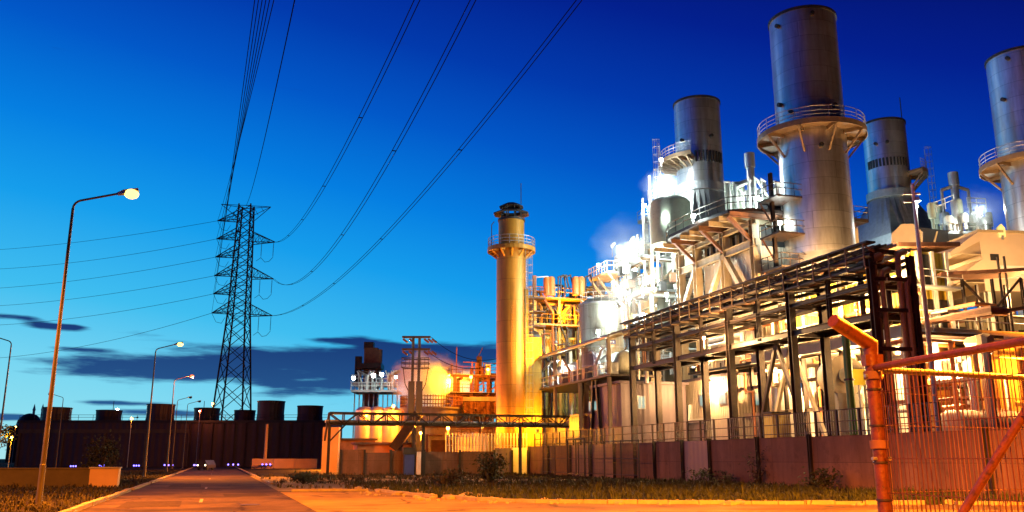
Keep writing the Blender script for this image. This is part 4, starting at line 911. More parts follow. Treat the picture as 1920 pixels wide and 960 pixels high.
pz_ = 23.0; poly = [(41.8, 66), (41.2, 70), (41.2, 76), (43, 80), (56, 81), (56, 64.8), (43.6, 64.8)]
MB().prism([(x, y, pz_) for x, y in poly], (0, 0, .3)).build('platform', 'brown_steel', ih, False)
for i in range(9): y = 65.4+i*1.8; MB().ibeam((41.6, y, pz_-.25), (55, y, pz_-.25), .25, .45).build('joist', 'cream' if i % 3 else 'rust_steel', ih, False)
MB().rail([(x, y, pz_+.3) for x, y in poly], 1.15, 1.6, .04, True).build('railing', 'brown_steel', ih)
for y in (66.4, 71.2, 76.4): MB().beam((IX, y, 20.6), (42, y, 22.8), .3).build('platform_brace', 'rust_steel', ih, False)
fl = 'dark_steel'
for i in range(4): z = 24.5; MB().box((46+i*2.3, 66+i*.4, 23.3), (47.4+i*2.3, 67.6+i*.4, 24.6+(i % 2)*.8)).build('cabinet', ('brown_steel', 'cream', 'white_paint', 'rust_steel')[i], ih, False)
# catwalk tower next to the tall stack
wt = thing('access_tower', 'narrow brown access tower with landings left of the tall platform stack', 'stair tower', (47.5, 66, 0))
for x, y in ((45.2, 64.2), (47.4, 62.6)):
    MB().ibeam((x, y, 0), (x, y, 26.5), .3, .3).build('column', 'brown_steel', wt, False)
for z in (17.5, 20.5, 23.8):
    MB().box((44.4, 62.3, z), (48, 65.2, z+.15)).build('landing', 'brown_steel', wt, False); MB().rail([(44.4, 65.2, z+.15), (44.4, 62.3, z+.15), (48, 62.3, z+.15)], 1.1, 1, .04).build('railing', 'brown_steel', wt)
    MB().beam((45.2, 64.2, z-2.2), (44.5, 65, z), .15).build('landing_brace', 'rust_steel', wt, False)

# ------------------------------------------------------------------ white tank, canopy shed, sheet metal buildings at the far end of the rack
tk = P(1128, 640, 90); tz1 = P(1128, 572, 90).z
wtk = thing('storage_tank', 'round white tank with a small blue emblem above the sloping canopy', 'tank', (tk.x, tk.y, 0), 'white plant tanks')
MB().lathe((tk.x, tk.y, 0), [(2.25, 10.0), (2.25, tz1), (1.6, tz1+.5), (.5, tz1+.75), (0, tz1+.8)], 40).build('shell', 'white_casing', wtk)
for z in (10.6, 12.5, tz1-.1): MB().lathe((tk.x, tk.y, 0), [(2.253, z), (2.32, z), (2.32, z+.14), (2.253, z+.14)], 40, cap=False).build('hoop', 'galv', wtk, False)
for i in range(6): a = i*pi/3; MB().ibeam((tk.x+2*cos(a), tk.y+2*sin(a), 0), (tk.x+2*cos(a), tk.y+2*sin(a), 10), .3, .3).build('leg', 'cream', wtk, False)
MB().rail([V((tk.x+2.1*cos(i*pi/8), tk.y+2.1*sin(i*pi/8), tz1)) for i in range(16)], 1.1, 1, .035, True).build('railing', 'white_paint', wtk)
ca = atan2(-tk.y, -tk.x)+.42; e = V((cos(ca), sin(ca), 0)); s_ = V((-sin(ca), cos(ca), 0)); ec = V((tk.x, tk.y, 13.0))+e*2.27
MB().obox(ec-s_*.5-UP*.17, s_*1.0, e*.02, UP*.36).build('emblem', 'blue_paint', wtk, False)
for i in range(3): MB().obox(ec-s_*(.36-i*.28)-UP*.05+e*.022, s_*.14, e*.012, UP*.14).build('emblem_mark', 'white_paint', wtk, False)
can = thing('canopy_shed', 'open shed with a silver sloping canopy roof sheltering lit pipework', 'shed', (36, 85, 0))
MB().prism([(33.6, 74.2, 12.7), (33.6, 96, 12.7), (38.5, 96, 14.3), (38.5, 74.2, 14.3)], (0, 0, .16)).build('roof', 'grey_sheet', can, False)
MB().tube((33.55, 74.2, 12.62), (33.55, 96.1, 12.62), .14).build('gutter', 'galv', can)
for y in (75, 82, 89, 95.5):
    for x, z in ((33.9, 12.6), (38.3, 14.2)): MB().ibeam((x, y, 0), (x, y, z), .3, .3).build('column', 'cream', can, False)
    MB().ibeam((33.9, y, 12.5), (38.3, y, 14.0), .18, .25).build('rafter', 'cream', can, False)
MB().box((33.6, 74.2, 9.0), (39, 96, 9.2)).build('floor', 'brown_steel', can, False)
MB().rail([(33.65, 96, 9.2), (33.65, 74.2, 9.2)], 1.1, 1.4, .035).build('railing', 'cream', can)
for y in (77.5, 80.5, 83.3): MB().beam((34.2, y, .5), (34.2, y+(1.1 if y < 80 else -1.1), 9), .28).build('raking_leg', 'dark_steel', can, False)
rnd = random.Random(77)
MB().hcyl((36.4, 86.5, 10.7), (36.4, 93, 10.7), 1.15).build('vessel', 'insul', can); MB().hcyl((36.6, 77, 10.6), (36.6, 83, 10.6), 1.2).build('vessel', 'white_casing', can)
for i in range(14):
    y = rnd.uniform(75, 95); x = rnd.uniform(34.2, 35.2); pipe(can, [(x+1.5, y, 9.6), (x, y, 9.6), (x, y, rnd.uniform(10.5, 12)), (x, y+rnd.uniform(-3, 3), 12)], rnd.choice([.07, .1, .15]), rnd.choice(['insul', 'orange_pipe', 'white_paint', 'galv']))
for i in range(6): y = 75.5+i*3.1; MB().box((34.3, y, 9.2), (35.1, y+.9, 10.4)).build('cabinet', rnd.choice(['beige', 'galv', 'rust_steel', 'white_paint']), can, False)
def building(name, label, x0, x1, y0, y1, h, m, cat='building', roof='grey_sheet', wins=(), winm='lit_window', door=None, doorm='cream'):
    t = thing(name, label, cat, ((x0+x1)/2, (y0+y1)/2, 0))
    MB().box((x0, y0, 0), (x1, y1, h)).build('wall', m, t, False)
    MB().box((x0-.25, y0-.25, h), (x1+.25, y1+.25, h+.22)).build('roof', roof, t, False)
    MB().box((x0-.04, y0-.04, 0), (x1+.04, y1+.04, .5)).build('plinth', 'concrete_plain', t, False)
    for face, u, z, w, hh in wins:
        if face == 'x':
            f = MB().box((x0-.06, u, z), (x0-.003, u+w, z+hh)).build('window', 'galv', t, False); g_ = MB().box((x0-.075, u+.09, z+.09), (x0-.062, u+w-.09, z+hh-.09))
            bar = MB().box((x0-.09, u+w/2-.03, z+.09), (x0-.077, u+w/2+.03, z+hh-.09))
        else:
            f = MB().box((u, y0-.06, z), (u+w, y0-.003, z+hh)).build('window', 'galv', t, False); g_ = MB().box((u+.09, y0-.075, z+.09), (u+w-.09, y0-.062, z+hh-.09))
            bar = MB().box((u+w/2-.03, y0-.09, z+.09), (u+w/2+.03, y0-.077, z+hh-.09))
        ORG[f.name] = ORG[t.name]; o = g_.build('pane', winm, None, False); 
        for q, nm in ((o, 0),): 
            me = q.data; me.transform(__import__('mathutils').Matrix.Translation(-ORG[t.name])); q.parent = f
        o = bar.build('glazing_bar', 'galv', None, False); o.data.transform(__import__('mathutils').Matrix.Translation(-ORG[t.name])); o.parent = f
    if door:
        face, u, w, hh = door
        if face == 'y': MB().box((u, y0-.08, .5), (u+w, y0-.003, hh)).build('door', doorm, t, False)
        else: MB().box((x0-.08, u, .5), (x0-.003, u+w, hh)).build('door', doorm, t, False)
    return t
w_ = PX(1105, 772, 34.4); w2 = PX(1124, 757, 34.4)
pb = building('sheet_metal_building', 'grey purple sheet metal building with one small lit window behind the wall', 34.4, 41, 73.6, 79.9, 8.3, 'grey_sheet', wins=(('x', w2.y, w_.z, w_.y-w2.y, 1.0), ('y', 36.0, 6.0, .8, 1.2)))
pb2 = building('sheet_metal_building', 'darker low sheet metal building left of the one with the lit window', 34.8, 41, 80.6, 95, 5.8, 'grey_sheet')
cb = building('site_cabin', 'cream site cabin with two small windows lit below the pipe rack', 41.5, 46, 66, 77, 8.6, 'cream_sheet', wins=(('x', 70.6, 6.2, 1.3, 1.1), ('x', 67.4, 6.2, 1.2, 1.1), ('y', 43, 6.0, 1.2, 1.1)), door=('x', 73, 1.2, 3), doorm='galv')
hl = building('turbine_hall', 'long cream turbine hall brightly lit behind the pipe rack', 48, 60, 46.5, 64.8, 9.3, 'cream_sheet', roof='cream', wins=(('x', 50, 6, 1.6, 1.2), ('x', 54, 6, 1.6, 1.2), ('x', 58.5, 6, 1.6, 1.2)), winm='glass_dark', door=('x', 56, 3.6, 5.2), doorm='white_paint')
for i in range(5): y = 48+i*3.9; MB().ibeam((47.6, y, 0), (47.6, y, 9.2), .4, .4).build('column', 'white_paint', hl, False)
for i in range(3): MB().box((47.85, 47.2+i*5.6, 6.6), (47.99, 48.9+i*5.6, 8.2)).build('louvre', 'dark_steel', hl, False)
# ground floor plant between rack and hall
def eq(name, label, cat, loc): return thing(name, label, cat, loc)
t = eq('process_vessel', 'upright insulated vessel standing between the pipe rack and cream cabin', 'vessel', (43.5, 62.2, 0)); vessel(t, (43.5, 62.2), 1.0, 1.5, 7.2, 'insul')
for i in range(3): a = i*2.1; MB().tube((43.5+.8*cos(a), 62.2+.8*sin(a), 0), (43.5+.8*cos(a), 62.2+.8*sin(a), 1.6), .1, n=6).build('leg', 'galv', t)
pipe(t, [(43.5, 62.2, 7.5), (43.5, 62.2, 8.6), (41.5, 62.2, 8.6), (41.5, 62.2, 4)], .16)
t = eq('process_vessel', 'pair of slim white upright pipes vessels near the green pipe', 'vessel', (43, 48.6, 0))
for dy in (0, 1.2): vessel(t, (43, 48.6+dy), .42, .8, 9.0, 'white_paint', 16)
MB().box((42.4, 48, 0), (43.6, 50.4, .35)).build('plinth', 'concrete_plain', t, False)
t = eq('heat_exchanger', 'long horizontal cream heat exchanger on saddles under the white deck', 'vessel', (43.5, 44, 0)); MB().hcyl((42, 43.2, 3.4), (47.5, 43.2, 3.4), 1.1).build('vessel', 'cream', t)
for x in (43, 46.5): MB().box((x-.2, 42.5, 0), (x+.2, 43.9, 2.6)).build('saddle', 'concrete_plain', t, False)
pipe(t, [(44, 43.2, 4.4), (44, 43.2, 6.5), (44, 46, 6.5), (44, 46, 9)], .25, 'white_paint')
t = eq('fan_casing', 'round cream fan casing behind the green pipe', 'fan', (41, 44.6, 0)); c = P(1580, 705, 60)
MB().hcyl(c-FW*.5, c+FW*1.2, 1.35, 24, False).build('casing', 'cream', t); MB().box((c.x-1, c.y-.6, 0), (c.x+1, c.y+.9, c.z-1.2)).build('base', 'concrete_plain', t, False)
MB().hcyl(c-FW*.65, c-FW*.5, .5, 20, False).build('inlet', 'galv', t)
sg = eq('yellow_sign', 'bright yellow plain board behind the corner fence post', 'sign', tuple(P(1612, 720, 58)))
a = P(1601, 722, 58); b = P(1623, 722, 58); z = P(1612, 692, 58).z; MB().obox(a, b-a, FW*.08, UP*(z-a.z)).build('board', 'yellow_paint', sg, False); MB().tube((sg.location.x, sg.location.y+.1, 0), (sg.location.x, sg.location.y+.1, a.z+.3), .06).build('post', 'galv', sg)
t = eq('yellow_cabinet', 'yellow equipment cabinet behind the railing between brown braces', 'cabinet', tuple(P(1457, 800, 62))); q = P(1457, 800, 62)
MB().box((q.x-.7, q.y-.5, 0), (q.x+.7, q.y+.5, P(1457, 776, 62).z)).build('body', 'yellow_casing', t, False); MB().box((q.x-.8, q.y-.6, P(1457, 776, 62).z), (q.x+.8, q.y+.6, P(1457, 776, 62).z+.12)).build('top', 'brown_steel', t, False)
pg = eq('pipe_bundle', 'tangle of insulated pipes standing in the light between rack and turbine hall', 'pipes', (44, 56, 0)); rnd = random.Random(99)
for i in range(46):
    x = rnd.uniform(41, 46.8); y = rnd.uniform(46.5, 72); r = rnd.choice([.08, .1, .14, .2, .26]); z1 = rnd.uniform(4, 9.2); e = V((0, rnd.uniform(-4, 4), 0)) if rnd.random() < .6 else V((rnd.uniform(-2, 2), 0, 0))
    MB().path([(x, y, 0), (x, y, z1), V((x, y, z1))+e, V((x, y, z1))+e+UP*rnd.uniform(.5, 2.5)], r, 7).build('pipe', rnd.choice(['insul', 'cream', 'white_paint', 'orange_pipe', 'brown_steel']), pg)
for i in range(12):
    y = 46+i*2.3; MB().ibeam((42.2, y, 0), (42.2, y, 9.3), .26, .26).build('post', rnd.choice(['cream', 'white_paint', 'brown_steel']), pg, False)
for z in (5.2, 7.4, 9.2): MB().ibeam((42.2, 46, z), (42.2, 72, z), .2, .26).build('long_beam', 'cream', pg, False)
pg2 = eq('pipe_bundle', 'upper tangle of pipes and valves lit orange between the rack decks', 'pipes', (43, 56, 9.4))
for i in range(40):
    x = rnd.uniform(41, 44); y = rnd.uniform(44, 73); r = rnd.choice([.07, .1, .14, .2]); z1 = rnd.uniform(9.8, 13.4)
    e = V((0, rnd.uniform(-6, 6), 0)); MB().path([(x, y, 9.4), (x, y, z1), V((x, y, z1))+e, V((x+rnd.uniform(.5, 2), y, z1))+e], r, 7).build('pipe', rnd.choice(['insul', 'cream', 'orange_pipe', 'rust_steel', 'galv']), pg2)
MB().box((41, 44, 9.15), (47.8, 73, 9.35)).build('grating', 'brown_steel', pg2, False)
MB().rail([(41, 44, 9.35), (41, 73, 9.35)], 1.1, 1.6, .035).build('railing', 'cream', pg2)
for i in range(8): y = 46+i*3.2; MB().box((43, y, 9.36), (44.4, y+1.2, 9.4+rnd.uniform(.9, 2.4))).build('cabinet', rnd.choice(['cream', 'beige', 'yellow_casing', 'galv', 'rust_steel']), pg2, False)

# ------------------------------------------------------------------ yellow enclosure on the white deck, right side
DZ = 9.6
dk = thing('raised_deck', 'white steel deck on round columns below the yellow enclosure', 'deck', (48, 52, 0))
MB().box((40.8, 45.2, DZ), (66, 62, DZ+.2)).build('floor', 'galv', dk, False)
MB().ibeam((40.7, 45.1, DZ-.15), (66, 45.1, DZ-.15), .3, .75).build('edge_beam', 'white_paint', dk, False); MB().ibeam((40.65, 45.1, DZ-.15), (40.65, 62, DZ-.15), .3, .75).build('edge_beam', 'white_paint', dk, False)
for x in (41, 46.5, 52, 57.5, 63): MB().tube((x, 45.3, 0), (x, 45.3, DZ-.5), .24, n=12).build('column', 'white_paint', dk)
for x in (46.5, 57.5): MB().beam((x, 45.3, DZ-2.6), (x+2.6, 45.3, DZ-.5), .2).build('brace', 'white_paint', dk, False)
for i in range(14): x = 42+i*1.7; MB().ibeam((x, 45.3, DZ-.2), (x, 62, DZ-.2), .16, .3).build('joist', 'cream', dk, False)
MB().rail([(40.8, 62, DZ+.2), (40.8, 45.2, DZ+.2), (64, 45.2, DZ+.2)], 1.15, 1.5, .04).build('railing', 'white_paint', dk)
ye = thing('turbine_enclosure', 'yellow panelled turbine enclosure with white frame and brown flat roof', 'plant building', (50, 54, DZ+.2))
YB = 15.4
MB().box((43.2, 47.0, DZ+.21), (46.6, 60, YB)).build('wall', 'yellow_sheet', ye, False)
MB().prism([(42.2, 46.2, YB), (42.2, 61, YB), (47.4, 61, YB+.4), (47.4, 46.2, YB+.4)], (0, 0, .28)).build('roof', 'rust_steel', ye, False)
for y in (47, 49.2, 51.4, 53.6, 55.8, 58): MB().ibeam((43.05, y, DZ+.2), (43.05, y, YB), .26, .26).build('column', 'white_paint', ye, False)
for x in (44.2, 45.4, 46.6): MB().ibeam((x, 46.85, DZ+.2), (x, 46.85, YB), .26, .26).build('column', 'white_paint', ye, False)
for z in (12.7,): MB().box((42.0, 46.0, z), (43.0, 60, z+.14)).build('walkway', 'white_paint', ye, False); MB().box((42.0, 45.9, z), (47, 46.8, z+.14)).build('walkway', 'white_paint', ye, False); MB().rail([(42.05, 60, z+.14), (42.05, 45.95, z+.14), (47, 45.95, z+.14)], 1.1, 1.4, .035).build('railing', 'white_paint', ye)
for x in (44.4, 45.6): MB().box((x, 46.9, DZ+.3), (x+.8, 46.99, DZ+2.5)).build('door', 'brown_steel', ye, False)
MB().box((44.4, 46.9, 13), (45.2, 46.99, 15.2)).build('louvre', 'black_roof', ye, False)
# intake filter house with weather hoods
fh = thing('filter_house', 'big beige air intake box with orange lit weather hoods at the right edge', 'plant building', (60, 49, 0))
A0 = P(1845, 520, 66); dx = (RT*.97+FW*.1).normalized(); dy = V((-dx.y, dx.x, 0))
zt_ = P(1850, 436, 66).z; zb_ = P(1850, 545, 66).z; o = V((A0.x, A0.y, 0))
MB().obox(o+UP*zb_, dx*9, dy*7, UP*(zt_-zb_)).build('casing', 'beige', fh, False); MB().obox(o+UP*zt_-dx*.2-dy*.2, dx*9.4, dy*7.4, UP*.2).build('roof', 'cream', fh, False)
for k in range(2):
    z0 = zb_+.5+k*2.2; hd = o-dx*.01
    prof = [V((0, 0, z0+2.0)), V((0, 0, z0+1.2)), V((-2.6, 0, z0-.1)), V((-2.6, 0, z0+.25))]
    MB().prism([o+dx*p.x+UP*p.z-dy*.2 for p in prof], dy*7).build('weather_hood', 'beige', fh, False)
    MB().obox(o-dx*1.6+UP*(z0+.1), dx*1.6, dy*6.6, UP*.05).build('hood_screen', 'cream', fh, False)
for k in range(4): MB().beam(o-dx*2.3+dy*(k*2)+UP*(zb_+.4), o+dy*(k*2)+UP*(zb_+1.6), .12).build('hood_strut', 'cream', fh, False)
for dx_, dy_ in ((.5, .5), (8, .5), (.5, 6), (8, 6)): q = o+dx*dx_+dy*dy_; MB().ibeam(V((q.x, q.y, 0)), V((q.x, q.y, zb_)), .4, .4).build('leg', 'white_paint', fh, False)
MB().obox(o+dx*.7-dy*.06+UP*(zt_-2.2), dx*.7, dy*.05, UP*.5).build('vent_flap', 'dark_steel', fh, False); MB().obox(o+dx*1.4-dy*.03+UP*(zb_+1.0), dx*2.2, dy*.03, UP*1.0).build('panel', 'white_paint', fh, False)
by_ = thing('yellow_beacon', 'small yellow hooded lifting beacon on the roof edge of the beige intake box', 'beacon', tuple(P(1880, 444, 66))); q = P(1880, 444, 66)
MB().prism([q+RT*x+UP*z for x, z in ((-.25, 0), (.25, 0), (.28, .7), (.02, 1.05), (-.3, .75))], FW*.25).build('shell', 'lit_yellow', by_, False); MB().tube(q-UP*.2, q+UP*.1, .1).build('foot', 'galv', by_)
bk = thing('control_building', 'plain cream plant building closing the view below the beige intake box', 'plant building', (62, 60, 0))
MB().box((49, 57, 0), (82, 66, 13.2)).build('wall', 'cream', bk, False); MB().box((48.8, 56.8, 13.2), (82.2, 66.2, 13.4)).build('roof', 'brown_steel', bk, False)
for i in range(7): x = 50+i*3.4; MB().box((x, 56.93, 10.6), (x+1.5, 56.995, 12.2)).build('window', 'glass_dark' if i % 2 else 'brown_steel', bk, False)
for i in range(9): x = 49.3+i*3.1; MB().path([(x, 56.6, 9.9), (x, 56.6, 12.8), (x+1.2, 56.6, 12.8)], .12, 6).build('pipe', ('white_paint', 'insul', 'brown_steel')[i % 3], bk)
# small steel gantry with brown roof in front
gn = thing('steel_gantry', 'rusty steel gantry frame with a flat brown top before the white deck', 'gantry', tuple(P(1850, 600, 58)))
gp_ = lambda px, py, k=0: P(px, py, 58)+FW*k
MB().obox(gp_(1766, 516), gp_(1935, 507)-gp_(1766, 516), FW*2.4, UP*.22).build('roof', 'rust_steel', gn, False)
for px in (1806, 1862, 1917):
    for k in (0.2, 2.2): q = gp_(px, 522, k); MB().ibeam(V((q.x, q.y, DZ+.21)), q, .16, .16).build('column', 'brown_steel', gn, False)
for a, b in (((1808, 526), (1862, 582)), ((1917, 520), (1866, 582)), ((1866, 582), (1935, 575)), ((1806, 598), (1866, 582))): MB().beam(gp_(*a, .2), gp_(*b, .2), .14).build('brace', 'brown_steel', gn, False)
for k in (.2, 2.2): MB().ibeam(gp_(1800, 599, k), gp_(1935, 574, k), .18, .25).build('floor_beam', 'rust_steel', gn, False)
for px, pt in ((1876, 480), (1888, 478)): q = gp_(px, pt, .4); MB().tube(V((q.x, q.y, DZ+.2)), q, .08).build('pipe', 'brown_steel', gn)
# tall light mast
ms = thing('light_mast', 'tall white light mast rising beside the yellow enclosure', 'light mast', (0, 0, 0)); q = P(1742, 640, 50); ORG[ms.name] = V((q.x, q.y, 0)); ms.location = ORG[ms.name]
zt_ = P(1731, 345, 50).z; MB().tube((q.x, q.y, 0), (q.x, q.y, zt_), .17, .1, 12).build('pole', 'white_paint', ms); MB().beam(V((q.x, q.y, zt_-.6))-RT*.6, V((q.x, q.y, zt_-.6))+RT*.4, .1).build('head_frame', 'galv', ms); MB().beam(V((q.x, q.y, zt_-1.1))-RT*.6, V((q.x, q.y, zt_-1.1))+RT*.2, .1).build('head_frame', 'galv', ms)
# cladding run and pipes filling the undercroft on the right
uc = thing('pump_house', 'orange lit brick undercroft wall behind the mesh fence on the right', 'building', (52, 44, 0))
MB().box((44.5, 47.5, 0), (66, 48, 9)).build('wall', 'cream', uc, False)
for i in range(5): x = 45.5+i*4; MB().box((x, 47.38, 1), (x+2.4, 47.49, 4.6)).build('door', ('brown_steel', 'yellow_casing', 'cream', 'rust_steel', 'yellow_casing')[i], uc, False)
rnd = random.Random(5)
for i in range(22):
    x = rnd.uniform(41.5, 58); y = rnd.uniform(42, 46.8); z = rnd.uniform(4.5, 8.8); e = V((rnd.uniform(-5, 5), 0, 0)); r = rnd.choice([.08, .12, .18, .3]); MB().path([(x, y, 0), (x, y, z), V((x, y, z))+e, V((x, y, z))+e+V((0, 1.5, 0))], r, 7).build('pipe', rnd.choice(['cream', 'insul', 'rust_steel', 'orange_pipe', 'white_paint']), uc)

# ------------------------------------------------------------------ yellow boiler beside the slim stack
yb = thing('yellow_boiler', 'tall boiler casing flooded with yellow light, deck with twin drums on top', 'boiler house', (39, 104, 0))
X0, X1, Y0, Y1 = 35.4, 44.2, 100, 112; zd = P(1040, 612, 106).z; zu = P(1040, 562, 106).z
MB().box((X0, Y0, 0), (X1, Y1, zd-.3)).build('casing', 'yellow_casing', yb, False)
MB().box((X0-.1, Y0-.9, 0), (X0+2.6, Y0, zd-2.5)).build('duct', 'yellow_casing', yb, False)
for z in (4.5, 7.5, 10.5, 13.2, 15.8): MB().ibeam((X0-.15, Y0-1.0, z), (X1, Y0-1.0, z), .2, .25).build('stiffener', 'yellow_casing', yb, False)
for x in (X0-.2, X0+2.9, X0+5.9, X1): MB().ibeam((x, Y0-1.0, 0), (x, Y0-1.0, zu+1.2), .3, .3).build('column', 'stack_yellow', yb, False)
for z in (zd, zu):
    MB().box((X0-1.0, Y0-1.6, z), (X1+.5, Y1, z+.2)).build('deck', 'stack_yellow', yb, False); MB().rail([(X0-1, Y1, z+.2), (X0-1, Y0-1.6, z+.2), (X1+.5, Y0-1.6, z+.2)], 1.15, 1.5, .05).build('railing', 'stack_yellow', yb)
rnd = random.Random(41)
for i in range(22): x = rnd.uniform(X0-.5, X1); z0 = zd+.2; MB().path([(x, Y0-.6+rnd.uniform(-.5, 1.5), z0), (x, Y0-.6, z0+rnd.uniform(.8, 2.6)), (x+rnd.uniform(-2, 2), Y0-.4, z0+2.6)], rnd.choice([.09, .14, .2]), 7).build('pipe', rnd.choice(['brown_steel', 'dark_steel', 'stack_yellow', 'rust_steel']), yb)
for px in (1026, 1034, 1080, 1090):
    c = P(px, 555, 104); MB().lathe((c.x, c.y, 0), [(.45, zu+.2), (.45, zu+2.2), (.3, zu+2.45), (0, zu+2.5)], 14).build('drum', 'orange_pipe', yb)
for px in (1052, 1060, 1047, 1098): c = P(px, 555, 104); MB().path([(c.x, c.y, zu+.2), (c.x, c.y, zu+2.4), (c.x+.7, c.y, zu+2.7), (c.x+1.1, c.y, zu+1)], .09, 6).build('vent_pipe', 'brown_steel', yb)
for i in range(16):
    x = rnd.uniform(X0, X1); za = rnd.uniform(3, 16); MB().path([(x, Y0-1.3, za), (x, Y0-1.3, za+rnd.uniform(2, 7)), (x+rnd.uniform(-2.5, 2.5), Y0-1.3, za+7)], rnd.choice([.08, .12, .18]), 6).build('pipe', rnd.choice(['brown_steel', 'dark_steel', 'rust_steel']), yb)
for i in range(7): x = X0+rnd.uniform(.5, 7.5); z = rnd.uniform(3, 17); MB().box((x, Y0-.25, z), (x+rnd.uniform(.8, 1.8), Y0-.01, z+rnd.uniform(.8, 2))).build('louvre', 'brown_steel', yb, False)
for z in (zd+1.4, zd+2.4): MB().box((X0+.4, Y0+1.5, z), (X1-.6, Y0+1.7, z+.5)).build('dark_header', 'brown_steel', yb, False)
for i in range(6): x = X0+.6+i*1.45; MB().box((x, Y0+.2, zd+.2), (x+.7, Y0+1.2, zd+1.2+(i % 3)*.5)).build('valve_box', ('brown_steel', 'dark_steel', 'yellow_casing')[i % 3], yb, False)
MB().box((X0+.4, Y0+2.2, zd+.21), (X1-.6, Y1-.6, zu-.4)).build('upper_casing', 'rust_steel', yb, False)
for i in range(6): MB().ibeam((X0+.9+i*1.5, Y0-1.15, 0), (X0+.9+i*1.5, Y0-1.15, zd), .16, .2).build('column', 'brown_steel', yb, False)
for i in range(4): x = X0+.8+i*2.2; MB().path([(x, Y0+1, zu+.2), (x, Y0+1, zu+1.2+(i % 2)), (x+1.2, Y0+1, zu+1.2+(i % 2)), (x+1.2, Y0+1, zu+.2)], .12, 7).build('pipe', 'brown_steel', yb)
c = P(1002, 560, 103); MB().box((c.x-.2, c.y-.2, zu), (c.x+.2, c.y+.2, P(1002, 517, 103).z)).build('davit', 'rust_steel', yb, False); MB().beam((c.x, c.y, P(1002, 520, 103).z), (c.x+1.8, c.y, zu+2.4), .12).build('davit_stay', 'galv', yb, False)
c = P(992, 640, 101); MB().hcyl((c.x-.3, c.y, c.z+.2), (c.x+.9, c.y, c.z+.2), 1.0, 18).build('fan_housing', 'dark_steel', yb); MB().tube((c.x+.6, c.y, 0), (c.x+.6, c.y, c.z), .35, n=10).build('down_pipe', 'orange_pipe', yb)
for px in (985, 1000): c = P(px, 600, 101.5); MB().tube((c.x, c.y, 0), (c.x, c.y, zu), .13, n=6).build('stand_pipe', 'brown_steel', yb)
for z in (16.5, 18.2, 19.8): c = P(985, 600, 101.5); MB().box((c.x-.8, c.y-1, z), (c.x+2.2, c.y+.6, z+.15)).build('landing', 'brown_steel', yb, False); MB().rail([(c.x-.8, c.y-1, z+.15), (c.x+2.2, c.y-1, z+.15)], 1, .8).build('railing', 'brown_steel', yb)
# ------------------------------------------------------------------ truss pipe bridge over the waste ground
tb = thing('pipe_bridge', 'long horizontal lattice pipe bridge on slim posts left of the slim stack', 'pipe bridge', (20, 84, 0))
YT = 84.0; xa = PY(618, 780, YT).x; xb = 33.5; zt = 5.75; zb = 4.75
for y in (YT, YT+1.1):
    for z in (zb, zt): MB().ibeam((xa, y, z), (xb, y, z), .16, .2).build('chord', 'brown_steel', tb, False)
    x = xa; k = 0
    while x < xb-.5:
        MB().beam((x, y, zb), (x, y, zt), .1).build('post', 'brown_steel', tb, False); MB().beam((x, y, zb if k % 2 else zt), (min(xb, x+1.35), y, zt if k % 2 else zb), .1).build('diagonal', 'brown_steel', tb, False); x += 1.35; k += 1
for i, (y, z, r, m) in enumerate(((YT+.3, zb+.25, .12, 'galv'), (YT+.6, zb+.25, .15, 'insul'), (YT+.9, zb+.22, .1, 'rust_steel'))): MB().tube((xa-.3, y, z), (xb, y, z), r).build('pipe', m, tb)
for x in (18.6, 28.4): MB().ibeam((x, YT+.5, 0), (x, YT+.5, zb), .26, .26).build('column', 'dark_steel', tb, False)
MB().beam((xa, YT+.5, zt), (xa-.3, YT+.5, 3.2), .18).beam((xa+1.6, YT+.5, zb), (xa, YT+.5, 3.0), .14).build('end_leg', 'brown_steel', tb, False); MB().ibeam((xa+.1, YT+.5, 0), (xa+.1, YT+.5, zb), .24, .24).build('column', 'dark_steel', tb, False)
# twin post insulator pole
up = thing('twin_pole', 'dark twin post power pole with insulator cross arms and a basket platform', 'power pole', (0, 0, 0)); D = 112
q0 = P(778, 750, D); ORG[up.name] = V((q0.x, q0.y, 0)); up.location = ORG[up.name]; b0 = V((q0.x, q0.y, 0)); Z = lambda py: P(785, py, D).z
for k in (-.4, .4): MB().beam(b0+RT*k, b0+RT*k+UP*Z(632), .3).build('post', 'dark_steel', up, False)
for k in (-.5, .5): MB().beam(b0+RT*k, b0+RT*k+UP*Z(715), .75, .5).build('lower_post', 'dark_steel', up, False)
for py, w in ((632, 1.8), (655, 1.8)):
    for s in (-.22, .22): MB().beam(b0-RT*w+FW*s+UP*Z(py), b0+RT*w+FW*s+UP*Z(py), .22).build('cross_arm', 'dark_steel', up, False)
    for u in (-1.7, -.9, 1.0, 1.5, 2.0):
        c = b0+RT*u+UP*(Z(py)-.25); MB().path([c, c+RT*.6-UP*.45], .15, 6).build('insulator', 'insulator', up)
zc = Z(690); r = MB()
for k in (0, .6, 1.2): r.path([b0+UP*(zc+k)+RT*a+FW*b for a, b in ((-1.7, -.9), (1.7, -.9), (1.7, .9), (-1.7, .9))], .05, 4, closed=True)
for i in range(8): r.tube(b0+UP*zc+RT*(-1.7+i*.486)-FW*.9, b0+UP*(zc+1.2)+RT*(-1.7+i*.486)-FW*.9, .03, n=4)
r.build('basket', 'dark_steel', up)
for s in (-1, 1): MB().path([b0+RT*s*1.6+UP*zc, b0+RT*s*1.3+UP*(zc-2), b0+RT*s*.7+UP*(zc-3.2)], .06, 5).build('basket_stay', 'dark_steel', up)
